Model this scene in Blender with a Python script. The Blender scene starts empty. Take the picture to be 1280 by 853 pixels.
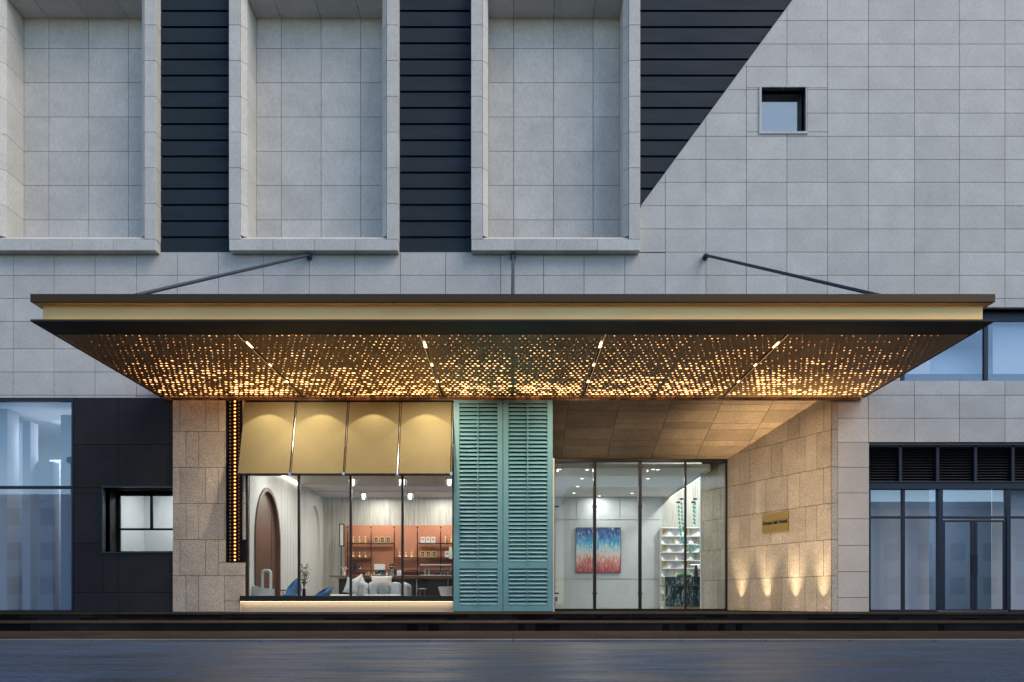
import bpy, math, random
from mathutils import Vector, Matrix, noise
random.seed(11)
C = bpy.context.scene.collection
D0, F, VX, VY, CZ = 20.0, 1000.0, 641.0, 754.0, 0.22     # facade distance, focal length (px), vanishing point, eye height
def X(px, Y=0.0): return (px - VX) * (D0 + Y) / F
def Z(py, Y=0.0): return CZ + (VY - py) * (D0 + Y) / F

# ------------------------------------------------------------------ helpers
SPLIT = {'lamp', 'siding_trim', 'window_blind', 'hinge', 'joint_strip', 'leg', 'foot', 'screw', 'corner_post', 'post', 'reflection_box', 'glass_side', 'armrest', 'spout', 'driver'}
class MB:
    def __init__(s): s.v = []; s.f = []; s.t = []
    def face(s, pts, tone=None):
        i = len(s.v); s.v += [tuple(p) for p in pts]; s.f.append(tuple(range(i, i + len(pts)))); s.t.append(0.5 if tone is None else tone)
    def box(s, x0, x1, y0, y1, z0, z1, tone=None, m=None):
        t = 0.5 if tone is None else tone
        p = [Vector(q) for q in ((x0,y0,z0),(x1,y0,z0),(x1,y1,z0),(x0,y1,z0),(x0,y0,z1),(x1,y0,z1),(x1,y1,z1),(x0,y1,z1))]
        if m: p = [m @ q for q in p]
        i = len(s.v); s.v += [tuple(q) for q in p]
        for f in ((0,3,2,1),(4,5,6,7),(0,1,5,4),(1,2,6,5),(2,3,7,6),(3,0,4,7)):
            s.f.append(tuple(i + k for k in f)); s.t.append(t)
        return s
    def prism(s, poly, O, U, V, N, d0, d1, tone=None):      # poly in (u,v), pushed from d0 to d1 along N
        t = 0.5 if tone is None else tone
        n = len(poly); i = len(s.v)
        for d in (d0, d1):
            for (u, v) in poly: s.v.append(tuple(O + U * u + V * v + N * d))
        s.f.append(tuple(i + n - 1 - k for k in range(n))); s.f.append(tuple(i + n + k for k in range(n))); s.t += [t, t]
        for k in range(n):
            a, b = k, (k + 1) % n
            s.f.append((i + a, i + b, i + n + b, i + n + a)); s.t.append(t)
        return s
    def tube(s, a, b, r, n=10, r2=None, cap=True, tone=None):
        a, b = Vector(a), Vector(b); d = (b - a).normalized()
        u = d.orthogonal().normalized(); w = d.cross(u); r2 = r if r2 is None else r2
        i = len(s.v); t = 0.5 if tone is None else tone
        for (c, rr) in ((a, r), (b, r2)):
            for k in range(n):
                an = 2 * math.pi * k / n; s.v.append(tuple(c + (u * math.cos(an) + w * math.sin(an)) * rr))
        for k in range(n):
            s.f.append((i + k, i + (k + 1) % n, i + n + (k + 1) % n, i + n + k)); s.t.append(t)
        if cap:
            s.f.append(tuple(i + n - 1 - k for k in range(n))); s.f.append(tuple(i + n + k for k in range(n))); s.t += [t, t]
        return s
    def lathe(s, c, prof, n=16, tone=None):                  # profile of (r, z) about a vertical axis
        c = Vector(c); i = len(s.v); t = 0.5 if tone is None else tone
        for (r, z) in prof:
            for k in range(n):
                an = 2 * math.pi * k / n; s.v.append((c.x + r * math.cos(an), c.y + r * math.sin(an), c.z + z))
        for j in range(len(prof) - 1):
            for k in range(n):
                a = i + j * n + k; b = i + j * n + (k + 1) % n
                s.f.append((a, b, b + n, a + n)); s.t.append(t)
        s.f.append(tuple(i + n - 1 - k for k in range(n))); s.f.append(tuple(i + (len(prof) - 1) * n + k for k in range(n))); s.t += [t, t]
        return s
    def ball(s, c, r, n=10, sq=(1, 1, 1)):
        c = Vector(c); i = len(s.v); m = n // 2 + 1
        for j in range(m + 1):
            ph = math.pi * j / m
            for k in range(n):
                an = 2 * math.pi * k / n
                s.v.append((c.x + r * sq[0] * math.sin(ph) * math.cos(an), c.y + r * sq[1] * math.sin(ph) * math.sin(an), c.z - r * sq[2] * math.cos(ph)))
        for j in range(m):
            for k in range(n):
                a = i + j * n + k; b = i + j * n + (k + 1) % n
                s.f.append((a, b, b + n, a + n)); s.t.append(0.5)
        return s
    def build(s, name, mat, parent=None, smooth=False, bevel=0, subd=0):
        if name in SPLIT and len(s.f) > 1:                    # every loose piece becomes an object of its own
            own = list(range(len(s.v)))
            def fd(i):
                while own[i] != i: own[i] = own[own[i]]; i = own[i]
                return i
            for f in s.f:
                for k in f[1:]: own[fd(k)] = fd(f[0])
            roots = sorted({fd(f[0]) for f in s.f})
            if len(roots) > 1:
                last = None
                for r_ in roots:
                    m_ = MB(); mp = {}
                    for f, t in zip(s.f, s.t):
                        if fd(f[0]) != r_: continue
                        for k in f:
                            if k not in mp: mp[k] = len(m_.v); m_.v.append(s.v[k])
                        m_.f.append(tuple(mp[k] for k in f)); m_.t.append(t)
                    last = m_._make(name, mat, parent, smooth, bevel)
                return last
        return s._make(name, mat, parent, smooth, bevel)
    def _make(s, name, mat, parent, smooth, bevel, subd=0):
        root = Vector((0, 0, 0)); p = parent
        while p is not None: root += p.location; p = p.parent
        me = bpy.data.meshes.new(name)
        me.from_pydata([(a - root.x, b - root.y, c - root.z) for a, b, c in s.v], [], s.f)
        at = me.attributes.new('tone', 'FLOAT', 'FACE'); at.data.foreach_set('value', s.t)
        me.materials.append(mat); me.update()
        if smooth:
            import bmesh
            bm = bmesh.new(); bm.from_mesh(me); bmesh.ops.remove_doubles(bm, verts=bm.verts, dist=1e-5); bm.to_mesh(me); bm.free()
            for pl in me.polygons: pl.use_smooth = True
            if hasattr(me, 'set_sharp_from_angle'): me.set_sharp_from_angle(angle=math.radians(42))
        o = bpy.data.objects.new(name, me); C.objects.link(o)
        if parent is not None: o.parent = parent
        if subd:
            m = o.modifiers.new('s', 'SUBSURF'); m.levels = m.render_levels = subd
        if bevel:
            m = o.modifiers.new('b', 'BEVEL'); m.width = bevel; m.segments = 2; m.limit_method = 'ANGLE'; m.angle_limit = math.radians(40)
        return o

def tag(o, label=None, cat=None, group=None, kind=None):
    if label: o['label'] = label
    if cat: o['category'] = cat
    if group: o['group'] = group
    if kind: o['kind'] = kind
    return o
def thing(name, label, cat, loc=(0, 0, 0), group=None):
    o = bpy.data.objects.new(name, None); C.objects.link(o); o.location = loc; o.empty_display_size = 0.2
    return tag(o, label, cat, group)
def holder(name, parent):
    o = bpy.data.objects.new(name, None); C.objects.link(o); o.parent = parent; o.empty_display_size = 0.2
    return o
def kids(o): return [c for c in list(bpy.data.objects) if c.parent == o]
def dup(o, parent=None):
    c = o.copy(); C.objects.link(c)
    if parent is not None: c.parent = parent
    for k in kids(o):
        if k is not c: dup(k, c)
    return c
def clip(poly, a, b, c):                                     # keep a*u + b*v <= c
    out = []
    for i in range(len(poly)):
        p, q = poly[i], poly[(i + 1) % len(poly)]
        dp = a * p[0] + b * p[1] - c; dq = a * q[0] + b * q[1] - c
        if dp <= 0: out.append(p)
        if (dp < 0 < dq) or (dq < 0 < dp):
            t = dp / (dp - dq); out.append((p[0] + (q[0] - p[0]) * t, p[1] + (q[1] - p[1]) * t))
    return out
def subtract(rects, hole):
    out = []; hx0, hx1, hz0, hz1 = hole
    for (a, b, c, d) in rects:
        if hx0 >= b - 1e-6 or hx1 <= a + 1e-6 or hz0 >= d - 1e-6 or hz1 <= c + 1e-6: out.append((a, b, c, d)); continue
        if hz1 < d: out.append((a, b, hz1, d))
        if hz0 > c: out.append((a, b, c, hz0))
        lo, hi = max(c, hz0), min(d, hz1)
        if hx0 > a: out.append((a, hx0, lo, hi))
        if hx1 < b: out.append((hx1, b, lo, hi))
    return [r for r in out if r[1] - r[0] > 0.02 and r[3] - r[2] > 0.02]
def grid_rects(xs, zs): return [(a, b, c, d) for a, b in zip(xs, xs[1:]) for c, d in zip(zs, zs[1:])]
VXA, VYA, VZA = Vector((1, 0, 0)), Vector((0, 1, 0)), Vector((0, 0, 1))
def wall_tiles(mb, rects, y0, y1, gap=0.012, planes=()):
    for (a, b, c, d) in rects:
        g = gap / 2
        poly = [(a + g, c + g), (b - g, c + g), (b - g, d - g), (a + g, d - g)]
        for pl in planes: poly = clip(poly, *pl)
        if len(poly) > 2: mb.prism(poly, Vector((0, 0, 0)), VXA, VZA, VYA, y0, y1, random.random())

# ------------------------------------------------------------------ materials
def mat(name, base=(0.5, 0.5, 0.5), rough=0.6, metal=0.0, emit=None, estr=0.0, spec=None):
    m = bpy.data.materials.new(name); m.use_nodes = True
    b = m.node_tree.nodes['Principled BSDF']
    b.inputs['Base Color'].default_value = (*base, 1); b.inputs['Roughness'].default_value = rough; b.inputs['Metallic'].default_value = metal
    if spec is not None: b.inputs['Specular IOR Level'].default_value = spec
    if emit: b.inputs['Emission Color'].default_value = (*emit, 1); b.inputs['Emission Strength'].default_value = estr
    return m
def N(m, t, **kw):
    n = m.node_tree.nodes.new(t)
    for k, v in kw.items(): setattr(n, k, v)
    return n
def L(m, a, b): m.node_tree.links.new(a, b)
def noise_node(m, scale, detail=4, rough=0.55, sc=(1, 1, 1), rot=(0, 0, 0), dist=0.0):
    g = N(m, 'ShaderNodeNewGeometry'); mp = N(m, 'ShaderNodeMapping'); mp.inputs['Scale'].default_value = sc; mp.inputs['Rotation'].default_value = rot
    n = N(m, 'ShaderNodeTexNoise'); n.inputs['Scale'].default_value = scale; n.inputs['Detail'].default_value = detail
    n.inputs['Roughness'].default_value = rough; n.inputs['Distortion'].default_value = dist
    L(m, g.outputs['Position'], mp.inputs['Vector']); L(m, mp.outputs['Vector'], n.inputs['Vector']); return n
def mrange(m, sock, a, b, c, d):
    r = N(m, 'ShaderNodeMapRange'); r.inputs[1].default_value = a; r.inputs[2].default_value = b; r.inputs[3].default_value = c; r.inputs[4].default_value = d
    L(m, sock, r.inputs[0]); return r.outputs[0]
def math2(m, op, a, b):
    n = N(m, 'ShaderNodeMath', operation=op)
    for k, v in enumerate((a, b)):
        if isinstance(v, (int, float)): n.inputs[k].default_value = v
        else: L(m, v, n.inputs[k])
    return n.outputs[0]
def scale_col(m, base, facs):
    f = facs[0]
    for g in facs[1:]: f = math2(m, 'MULTIPLY', f, g)
    v = N(m, 'ShaderNodeVectorMath', operation='SCALE')
    if isinstance(base, tuple): v.inputs[0].default_value = base
    else: L(m, base, v.inputs[0])
    L(m, f, v.inputs['Scale']); return v.outputs[0]
def stone(name, base, rough=0.75, tone=0.12, mott=0.16, msc=1.6, grain=0.12, gsc=70, bump=0.25, bsc=30, bdist=0.004, diag=False, veins=0.0, spec=None):
    m = mat(name, base, rough, spec=spec); b = m.node_tree.nodes['Principled BSDF']
    at = N(m, 'ShaderNodeAttribute', attribute_name='tone')
    n1 = noise_node(m, msc, 5, 0.6); n2 = noise_node(m, gsc, 2, 0.6, (1, 1, 0.45) if diag else (1, 1, 1), (0, 0.7, 0) if diag else (0, 0, 0))
    facs = [mrange(m, at.outputs['Fac'], 0, 1, 1 - tone, 1 + tone), mrange(m, n1.outputs['Fac'], 0.3, 0.7, 1 - mott, 1 + mott), mrange(m, n2.outputs['Fac'], 0.3, 0.7, 1 - grain, 1 + grain)]
    col = scale_col(m, base, facs)
    if veins:
        v = noise_node(m, 1.7, 3, 0.5, dist=0.6)
        a = math2(m, 'SUBTRACT', v.outputs['Fac'], 0.5); a = math2(m, 'ABSOLUTE', a, 0)
        msk = mrange(m, a, 0.0, 0.006, veins, 0.0)
        br = noise_node(m, 2.3, 2); msk = math2(m, 'MULTIPLY', msk, mrange(m, br.outputs['Fac'], 0.5, 0.62, 0, 1))
        mx = N(m, 'ShaderNodeMix', data_type='RGBA'); L(m, msk, mx.inputs['Factor']); L(m, col, mx.inputs[6]); mx.inputs[7].default_value = (0.75, 0.68, 0.58, 1); col = mx.outputs[2]
    L(m, col, b.inputs['Base Color'])
    n3 = noise_node(m, bsc, 6, 0.65, (1, 1, 0.5) if diag else (1, 1, 1), (0, 0.7, 0) if diag else (0, 0, 0))
    bp = N(m, 'ShaderNodeBump'); bp.inputs['Strength'].default_value = bump; bp.inputs['Distance'].default_value = bdist
    L(m, n3.outputs['Fac'], bp.inputs['Height']); L(m, bp.outputs[0], b.inputs['Normal'])
    return m
def glass(name, refl=0.12, tint=(0.9, 0.94, 0.95), gcol=(1, 1, 1)):
    m = bpy.data.materials.new(name); m.use_nodes = True; nt = m.node_tree; nt.nodes.clear()
    out = N(m, 'ShaderNodeOutputMaterial'); mx = N(m, 'ShaderNodeMixShader'); tr = N(m, 'ShaderNodeBsdfTransparent'); gl = N(m, 'ShaderNodeBsdfGlossy')
    tr.inputs[0].default_value = (*tint, 1); gl.inputs['Color'].default_value = (*gcol, 1); gl.inputs['Roughness'].default_value = 0.01
    ge = N(m, 'ShaderNodeNewGeometry'); dt = N(m, 'ShaderNodeVectorMath', operation='DOT_PRODUCT'); L(m, ge.outputs['Normal'], dt.inputs[0]); L(m, ge.outputs['Incoming'], dt.inputs[1])
    f = math2(m, 'POWER', math2(m, 'SUBTRACT', 1.0, math2(m, 'ABSOLUTE', dt.outputs['Value'], 0)), 5.0)
    f = mrange(m, f, 0, 1, refl, 0.9)
    L(m, f, mx.inputs[0]); L(m, tr.outputs[0], mx.inputs[1]); L(m, gl.outputs[0], mx.inputs[2]); L(m, mx.outputs[0], out.inputs[0]); return m
def emis(name, col, s, nee=True):
    m = mat(name, (0.02, 0.02, 0.02), 0.5, emit=col, estr=s)
    if not nee:
        try: m.cycles.emission_sampling = 'NONE'
        except Exception: pass
    return m
def metal(name, base, rough=0.3, m_=1.0, var=0.12, streak=(0.3, 1, 1)):
    m = mat(name, base, rough, m_); b = m.node_tree.nodes['Principled BSDF']
    n = noise_node(m, 1.2, 4, 0.6, streak); L(m, mrange(m, n.outputs['Fac'], 0.3, 0.7, max(0.03, rough - var * 0.6), rough + var), b.inputs['Roughness'])
    n2 = noise_node(m, 2.0, 4, 0.6, streak); L(m, scale_col(m, base, [mrange(m, n2.outputs['Fac'], 0.3, 0.7, 0.92, 1.08)]), b.inputs['Base Color'])
    return m

M = {}
M['facade'] = stone('pale_cladding_stone', (0.575, 0.56, 0.52), 0.7, tone=0.065, mott=0.09, msc=1.5, grain=0.09, gsc=26, bump=0.35, bsc=14, bdist=0.006, diag=True)
M['pier'] = stone('smooth_pier_stone', (0.47, 0.445, 0.41), 0.7, tone=0.04, mott=0.06, grain=0.07, gsc=26, bump=0.3, bsc=14, bdist=0.005, diag=True)
M['rough'] = stone('rough_beige_stone', (0.50, 0.425, 0.34), 0.7, tone=0.13, mott=0.16, msc=1.6, grain=0.28, gsc=30, bump=0.9, bsc=17, bdist=0.014, veins=0.55)
M['granite'] = stone('dark_granite', (0.022, 0.022, 0.023), 0.65, spec=0.3, tone=0.15, mott=0.2, grain=0.5, gsc=60, bump=0.5, bsc=30, bdist=0.004)
M['step'] = stone('black_step_stone', (0.017, 0.0172, 0.018), 0.6, tone=0.6, mott=0.3, grain=0.5, gsc=50, bump=0.6, bsc=28, bdist=0.004, spec=0.0)
M['tread'] = stone('dark_tread_stone', (0.034, 0.028, 0.023), 0.6, spec=0.0, tone=0.1, mott=0.25, grain=0.2, gsc=40, bump=0.3, bsc=20, bdist=0.003)
M['backing'] = mat('dark_backing', (0.05, 0.052, 0.055), 0.9)  # plain dark backing that shows through the open joints
M['siding'] = metal('navy_metal_siding', (0.0055, 0.017, 0.028), 0.7, 0.0, 0.1, (0.5, 1, 3))
M['frame_dark'] = mat('dark_blue_window_frame', (0.022, 0.03, 0.048), 0.35, 0.3)
M['frame_brown'] = mat('dark_bronze_frame', (0.035, 0.03, 0.028), 0.35, 0.5)
M['gold'] = metal('brushed_gold_metal', (0.74, 0.49, 0.20), 0.42, 0.85, 0.1)
M['bronze'] = metal('dark_bronze_metal', (0.085, 0.052, 0.026), 0.42, 0.7, 0.1)
M['lip'] = metal('black_bronze_metal', (0.045, 0.036, 0.026), 0.6, 0.4, 0.1)
M['perf'] = metal('perforated_bronze_sheet', (0.38, 0.26, 0.14), 0.6, 0.7, 0.08, (0.8, 0.8, 1))
M['glow'] = emis('canopy_light_box', (1.0, 0.47, 0.18), 2.9, nee=False)
M['glowline'] = emis('warm_led_line', (1.0, 0.72, 0.36), 5.0)
M['rod'] = mat('slate_blue_painted_steel', (0.045, 0.06, 0.085), 0.4, 0.4)
M['awning'] = stone('gold_awning_fabric', (0.148, 0.128, 0.066), 0.9, tone=0.03, mott=0.05, grain=0.14, gsc=60, bump=0.5, bsc=60, bdist=0.003)
M['strut'] = mat('grey_steel_arm', (0.25, 0.23, 0.22), 0.35, 0.8)
M['teal'] = stone('teal_painted_timber', (0.105, 0.265, 0.325), 0.5, tone=0.05, mott=0.07, grain=0.04, gsc=40, bump=0.1, bsc=40, bdist=0.001)
M['glass_clear'] = glass('clear_glass', 0.02)
M['glass_entry'] = glass('entrance_glass', 0.035, (0.86, 0.92, 0.93))
M['glass_blue'] = glass('blue_coated_glass', 0.13, (0.955, 0.975, 0.995), (0.82, 0.92, 1.0))
M['white'] = stone('white_plaster', (0.62, 0.62, 0.61), 0.7, tone=0.02, mott=0.03, grain=0.02, bump=0.05)
M['curtain'] = stone('pale_blind_fabric', (0.84, 0.85, 0.85), 0.9, tone=0.02, mott=0.03, grain=0.02, bump=0.05)
M['ceiling'] = mat('ceiling_paint', (0.66, 0.66, 0.65), 0.8)
M['floor'] = mat('interior_floor', (0.22, 0.19, 0.16), 0.35)
M['black'] = mat('black_metal', (0.012, 0.013, 0.016), 0.4, 0.5)
def wood(name, base, rough=0.45, axis=(6, 6, 0.35)):
    m = mat(name, base, rough); b = m.node_tree.nodes['Principled BSDF']
    n = noise_node(m, 3.0, 6, 0.65, axis, dist=0.4); L(m, scale_col(m, base, [mrange(m, n.outputs['Fac'], 0.3, 0.7, 0.72, 1.28)]), b.inputs['Base Color']); return m
M['door_wood'] = wood('brown_door_veneer', (0.12, 0.062, 0.042), 0.35)
M['grey_wood'] = wood('grey_oak_panel', (0.40, 0.38, 0.34), 0.5)
M['oak'] = wood('counter_wood', (0.20, 0.13, 0.09), 0.4, (0.4, 6, 6))
M['terra'] = stone('terracotta_plaster', (0.50, 0.20, 0.115), 0.8, tone=0.02, mott=0.08, grain=0.05, bump=0.1)
M['sofa'] = stone('light_blue_grey_upholstery', (0.46, 0.49, 0.53), 0.9, mott=0.05, grain=0.06, gsc=80, bump=0.2, bsc=60)
M['cushion'] = stone('off_white_cushion_fabric', (0.62, 0.59, 0.55), 0.9, mott=0.05, grain=0.06, bump=0.2)
M['bluefab'] = stone('blue_velvet', (0.05, 0.15, 0.33), 0.75, mott=0.15, grain=0.08, bump=0.2)
M['gloss_white'] = mat('white_lacquer', (0.75, 0.75, 0.74), 0.25)
M['tubgrey'] = mat('grey_leather', (0.55, 0.54, 0.52), 0.5)
M['leaf'] = stone('leaf_green', (0.055, 0.10, 0.045), 0.55, tone=0.4, mott=0.2, grain=0.1)
M['moss'] = stone('moss_green', (0.07, 0.28, 0.04), 0.9, mott=0.4, msc=9, grain=0.3, bump=0.8)
M['steel'] = mat('polished_steel', (0.55, 0.56, 0.58), 0.18, 1.0)
M['amber'] = mat('gold_liquid_glass', (0.62, 0.44, 0.16), 0.2)
M['goldbox'] = mat('gold_card', (0.62, 0.44, 0.17), 0.4)
M['ink'] = mat('black_card', (0.015, 0.017, 0.03), 0.4)
M['red'] = mat('red_print', (0.55, 0.05, 0.06), 0.5)
M['brass'] = metal('brushed_brass', (0.45, 0.31, 0.10), 0.5, 0.7, 0.08)
M['lampwhite'] = emis('lamp_white', (1.0, 0.93, 0.82), 2.2)
M['cove'] = emis('cove_light_strip', (1.0, 0.86, 0.68), 9.0)
M['sillglow'] = emis('sill_led_strip', (1.0, 0.80, 0.52), 4.0)
M['led'] = emis('orange_led', (1.0, 0.27, 0.05), 2.8, nee=False)
M['led_mirrored'] = emis('mirrored_led', (1.0, 0.45, 0.2), 0.1, nee=False)  # mirror-like repeats of the LEDs, built as faintly glowing balls
M['tealbead'] = mat('teal_glass_bead', (0.03, 0.42, 0.35), 0.15, emit=(0.1, 0.9, 0.75), estr=0.12)
M['dark_grille'] = mat('black_grille', (0.014, 0.017, 0.024), 0.45, 0.3)
M['shelfwhite'] = mat('white_shelf_lacquer', (0.74, 0.74, 0.75), 0.35)

def marble():
    m = mat('green_black_marble', (0.03, 0.05, 0.055), 0.15); b = m.node_tree.nodes['Principled BSDF']
    n = noise_node(m, 3.0, 6, 0.6, (1, 1, 0.45), dist=1.2)
    a = math2(m, 'ABSOLUTE', math2(m, 'SUBTRACT', n.outputs['Fac'], 0.5), 0)
    r = N(m, 'ShaderNodeValToRGB'); L(m, a, r.inputs[0]); e = r.color_ramp.elements
    e[0].position = 0; e[0].color = (0.5, 0.6, 0.6, 1); e[1].position = 0.02; e[1].color = (0.02, 0.045, 0.05, 1)
    L(m, r.outputs[0], b.inputs['Base Color']); return m
M['marble'] = marble()
def painting():                                              # vertical dabs: navy, cyan, white, salmon, crimson
    m = mat('abstract_painting', (0.5, 0.5, 0.5), 0.6); b = m.node_tree.nodes['Principled BSDF']
    g = N(m, 'ShaderNodeNewGeometry'); sp = N(m, 'ShaderNodeSeparateXYZ'); L(m, g.outputs['Position'], sp.inputs[0])
    h = mrange(m, sp.outputs['Z'], 1.37, 3.03, 0, 1)
    n = noise_node(m, 9, 5, 0.8, (1.6, 1, 0.4)); n2 = noise_node(m, 13, 4, 0.7, (1.7, 1, 0.5)); n2.inputs['Detail'].default_value = 5
    h2 = math2(m, 'ADD', h, mrange(m, n.outputs['Fac'], 0.3, 0.7, -0.26, 0.26))
    r = N(m, 'ShaderNodeValToRGB'); L(m, h2, r.inputs[0]); cr = r.color_ramp
    pts = [(0.0, (0.32, 0.03, 0.05)), (0.14, (0.48, 0.10, 0.09)), (0.28, (0.62, 0.26, 0.20)), (0.42, (0.62, 0.55, 0.50)), (0.52, (0.42, 0.55, 0.58)), (0.64, (0.04, 0.36, 0.55)), (0.78, (0.03, 0.12, 0.30)), (1.0, (0.015, 0.03, 0.13))]
    cr.elements[0].position = 0; cr.elements[0].color = (*pts[0][1], 1); cr.elements[1].position = 1; cr.elements[1].color = (*pts[-1][1], 1)
    for p, c in pts[1:-1]: el = cr.elements.new(p); el.color = (*c, 1)
    mx = N(m, 'ShaderNodeMix', data_type='RGBA'); L(m, mrange(m, n2.outputs['Fac'], 0.56, 0.66, 0, 0.75), mx.inputs['Factor']); L(m, r.outputs[0], mx.inputs[6]); mx.inputs[7].default_value = (0.7, 0.68, 0.66, 1)
    mx2 = N(m, 'ShaderNodeMix', data_type='RGBA'); L(m, mrange(m, n2.outputs['Fac'], 0.42, 0.34, 0, 0.7), mx2.inputs['Factor']); L(m, mx.outputs[2], mx2.inputs[6]); mx2.inputs[7].default_value = (0.03, 0.05, 0.11, 1)
    L(m, mx2.outputs[2], b.inputs['Base Color']); return m
M['painting'] = painting()
def road_mat():
    m = mat('streaky_asphalt', (0.05, 0.052, 0.06), 0.5, spec=0.12); b = m.node_tree.nodes['Principled BSDF']
    n1 = noise_node(m, 1.1, 6, 0.62, (0.45, 1.5, 1)); n2 = noise_node(m, 4.5, 5, 0.65, (0.35, 1.4, 1)); n3 = noise_node(m, 32, 3, 0.7)
    L(m, scale_col(m, (0.026, 0.038, 0.057), [mrange(m, math2(m, 'ADD', n1.outputs['Fac'], n2.outputs['Fac']), 0.86, 1.14, 0.35, 2.0), mrange(m, n3.outputs['Fac'], 0.35, 0.65, 0.6, 1.4)]), b.inputs['Base Color'])  # noise streaks in a bluish asphalt base colour
    b.inputs['Specular IOR Level'].default_value = 0.0
    gl = N(m, 'ShaderNodeBsdfGlossy'); gl.inputs['Roughness'].default_value = 0.38; gl.inputs['Color'].default_value = (0.85, 0.92, 1, 1); ms = N(m, 'ShaderNodeMixShader')
    L(m, mrange(m, math2(m, 'ADD', n1.outputs['Fac'], n2.outputs['Fac']), 0.84, 1.16, 0.14, 0.02), ms.inputs[0]); L(m, b.outputs[0], ms.inputs[1]); L(m, gl.outputs[0], ms.inputs[2])
    L(m, ms.outputs[0], [n_ for n_ in m.node_tree.nodes if n_.type == 'OUTPUT_MATERIAL'][0].inputs[0])
    bp = N(m, 'ShaderNodeBump'); bp.inputs['Strength'].default_value = 0.5; bp.inputs['Distance'].default_value = 0.02
    L(m, math2(m, 'ADD', n1.outputs['Fac'], n2.outputs['Fac']), bp.inputs['Height']); L(m, bp.outputs[0], b.inputs['Normal']); return m
M['road'] = road_mat()

# ------------------------------------------------------------------ ground, road, pavement, steps  (platform at z = 0)
ZR = -0.335
g = MB(); g.box(-400, 400, -8.62, 400, -0.9, -0.5); tag(g.build('ground', M['tread']), kind='structure')
g = MB(); g.box(-400, 400, -400, -8.6, -0.9, ZR); tag(g.build('road', M['road']), kind='structure')
g = MB()
for i in range(60):
    x = -36 + i * 1.2; g.box(x + .004, x + 1.196, -8.6, -8.48, ZR - .1, -0.298, random.random())
tag(g.build('kerb', stone('grey_kerb_stone', (.13, .135, .15), .7), bevel=.006), kind='structure')
g = MB()
for i in range(60):
    for j in range(4):
        x = -36 + i * 1.2 + (j % 2) * .6; g.box(x + .003, x + 1.197, -8.476 + j * .86 + .003, -8.476 + (j + 1) * .86 - .003, -0.5, -0.30, random.random())
g.box(-36, 36, -8.47, -5.04, -0.49, -0.31); tag(g.build('pavement', M['tread']), kind='structure')
def steps():
    g = MB(); t = MB()
    for (y0, y1, zt, zb) in ((-5.1, -2.9, -.146, -.30), (-3.0, 0.5, 0.0, -.146)):
        x = -36.0
        while x < 36:
            w = random.choice((.12, .2, .45, .7, .9)); e = min(36, x + w)
            if zt == 0:
                g.box(x + .002, e - .002, y0, y0 + .3, zb + .05, zt - .03, random.choice((.1, .45, .55, .6)))
            else: g.box(x + .002, e - .002, y0, y0 + .3, zb, zt - .02, random.choice((.05, .45, .5, .6)))
            x = e
        if zt == 0:
            x = -36.0
            while x < 36:
                w = random.choice((.2, .6, .9)); e = min(36, x + w); g.box(x + .002, e - .002, y0 + .004, y0 + .3, zb, zb + .046, random.choice((.1, .5, .6))); x = e
        x = -36.0
        while x < 36:
            t.box(x + .002, x + 1.198, y0 - .012, y1, zt - (.03 if zt == 0 else .02), zt, random.random()); x += 1.2
        g.box(-36, 36, y0 + .3, y1, zb - .2, zt - .03, .4)
    root = tag(g.build('entrance_steps', M['step']), kind='structure')
    t.build('tread', M['tread'], root, bevel=.004)
steps()

# ------------------------------------------------------------------ the building
B = thing('hotel_building', 'pale stone hotel facade with dark navy siding, deep window bays and glazed ground floor', 'building')
TOP = 20.0
diag = (1.358, -1.0, 1.358 * 3.22 - 10.14)                   # 1.358 u - v <= c is left of / above the slanted edge
ylist = [25.8, 55.2, 83.7, 112.3, 141.6, 170.6, 199.6, 228, 257.5, 286.4, 315.4, 344.3, 373.3, 402.2, 436.2, 465.2, 494.2, 523, 552]
zs = sorted(Z(y) for y in ylist); zs[0] = 4.24
while zs[-1] < TOP: zs.append(zs[-1] + .58)
xl = [16.5, 67.5, 118.8, 170.5, 221.8, 273, 329.6, 386.5, 443.4, 500.5, 557, 625.8, 679.5, 730, 781, 831.7, 882.5, 933, 983.7, 1034.5, 1085.7, 1143.2, 1199.3, 1256.3]
xs = [X(p) for p in xl]
for k in range(5): xs.insert(0, xs[0] - 1.026); xs.append(xs[-1] + 1.13)
XL, XR = xs[0], xs[-1]
rects = grid_rects(xs, zs)
holes = [(XL - 1, X(217), 0, 5.345), (X(217), X(1047), 0, 5.39), (XL - 1, 3.15, 8.975, 30), (X(1125), XR + 1, Z(476), Z(384.4)), (X(951.7), X(1006.8), Z(165), Z(110))]
for h in holes: rects = subtract(rects, h)
g = MB(); wall_tiles(g, [r for r in rects if r[3] <= 10.0], 0, .12); wall_tiles(g, [r for r in rects if r[3] > 10.0 and r[0] >= 3.1], 0, .12, planes=[(-diag[0], -diag[1], -diag[2])])
# right-hand ground floor pier
pz = [0, Z(747), Z(714.8), Z(682), Z(648.7), Z(616.4), Z(584.4), 4.24]
g.build('stone_cladding', M['facade'], B)
g = MB(); wall_tiles(g, grid_rects([X(1047), X(1086.4)], pz), -.002, .14); g.build('stone_pier', M['pier'], B)
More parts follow.
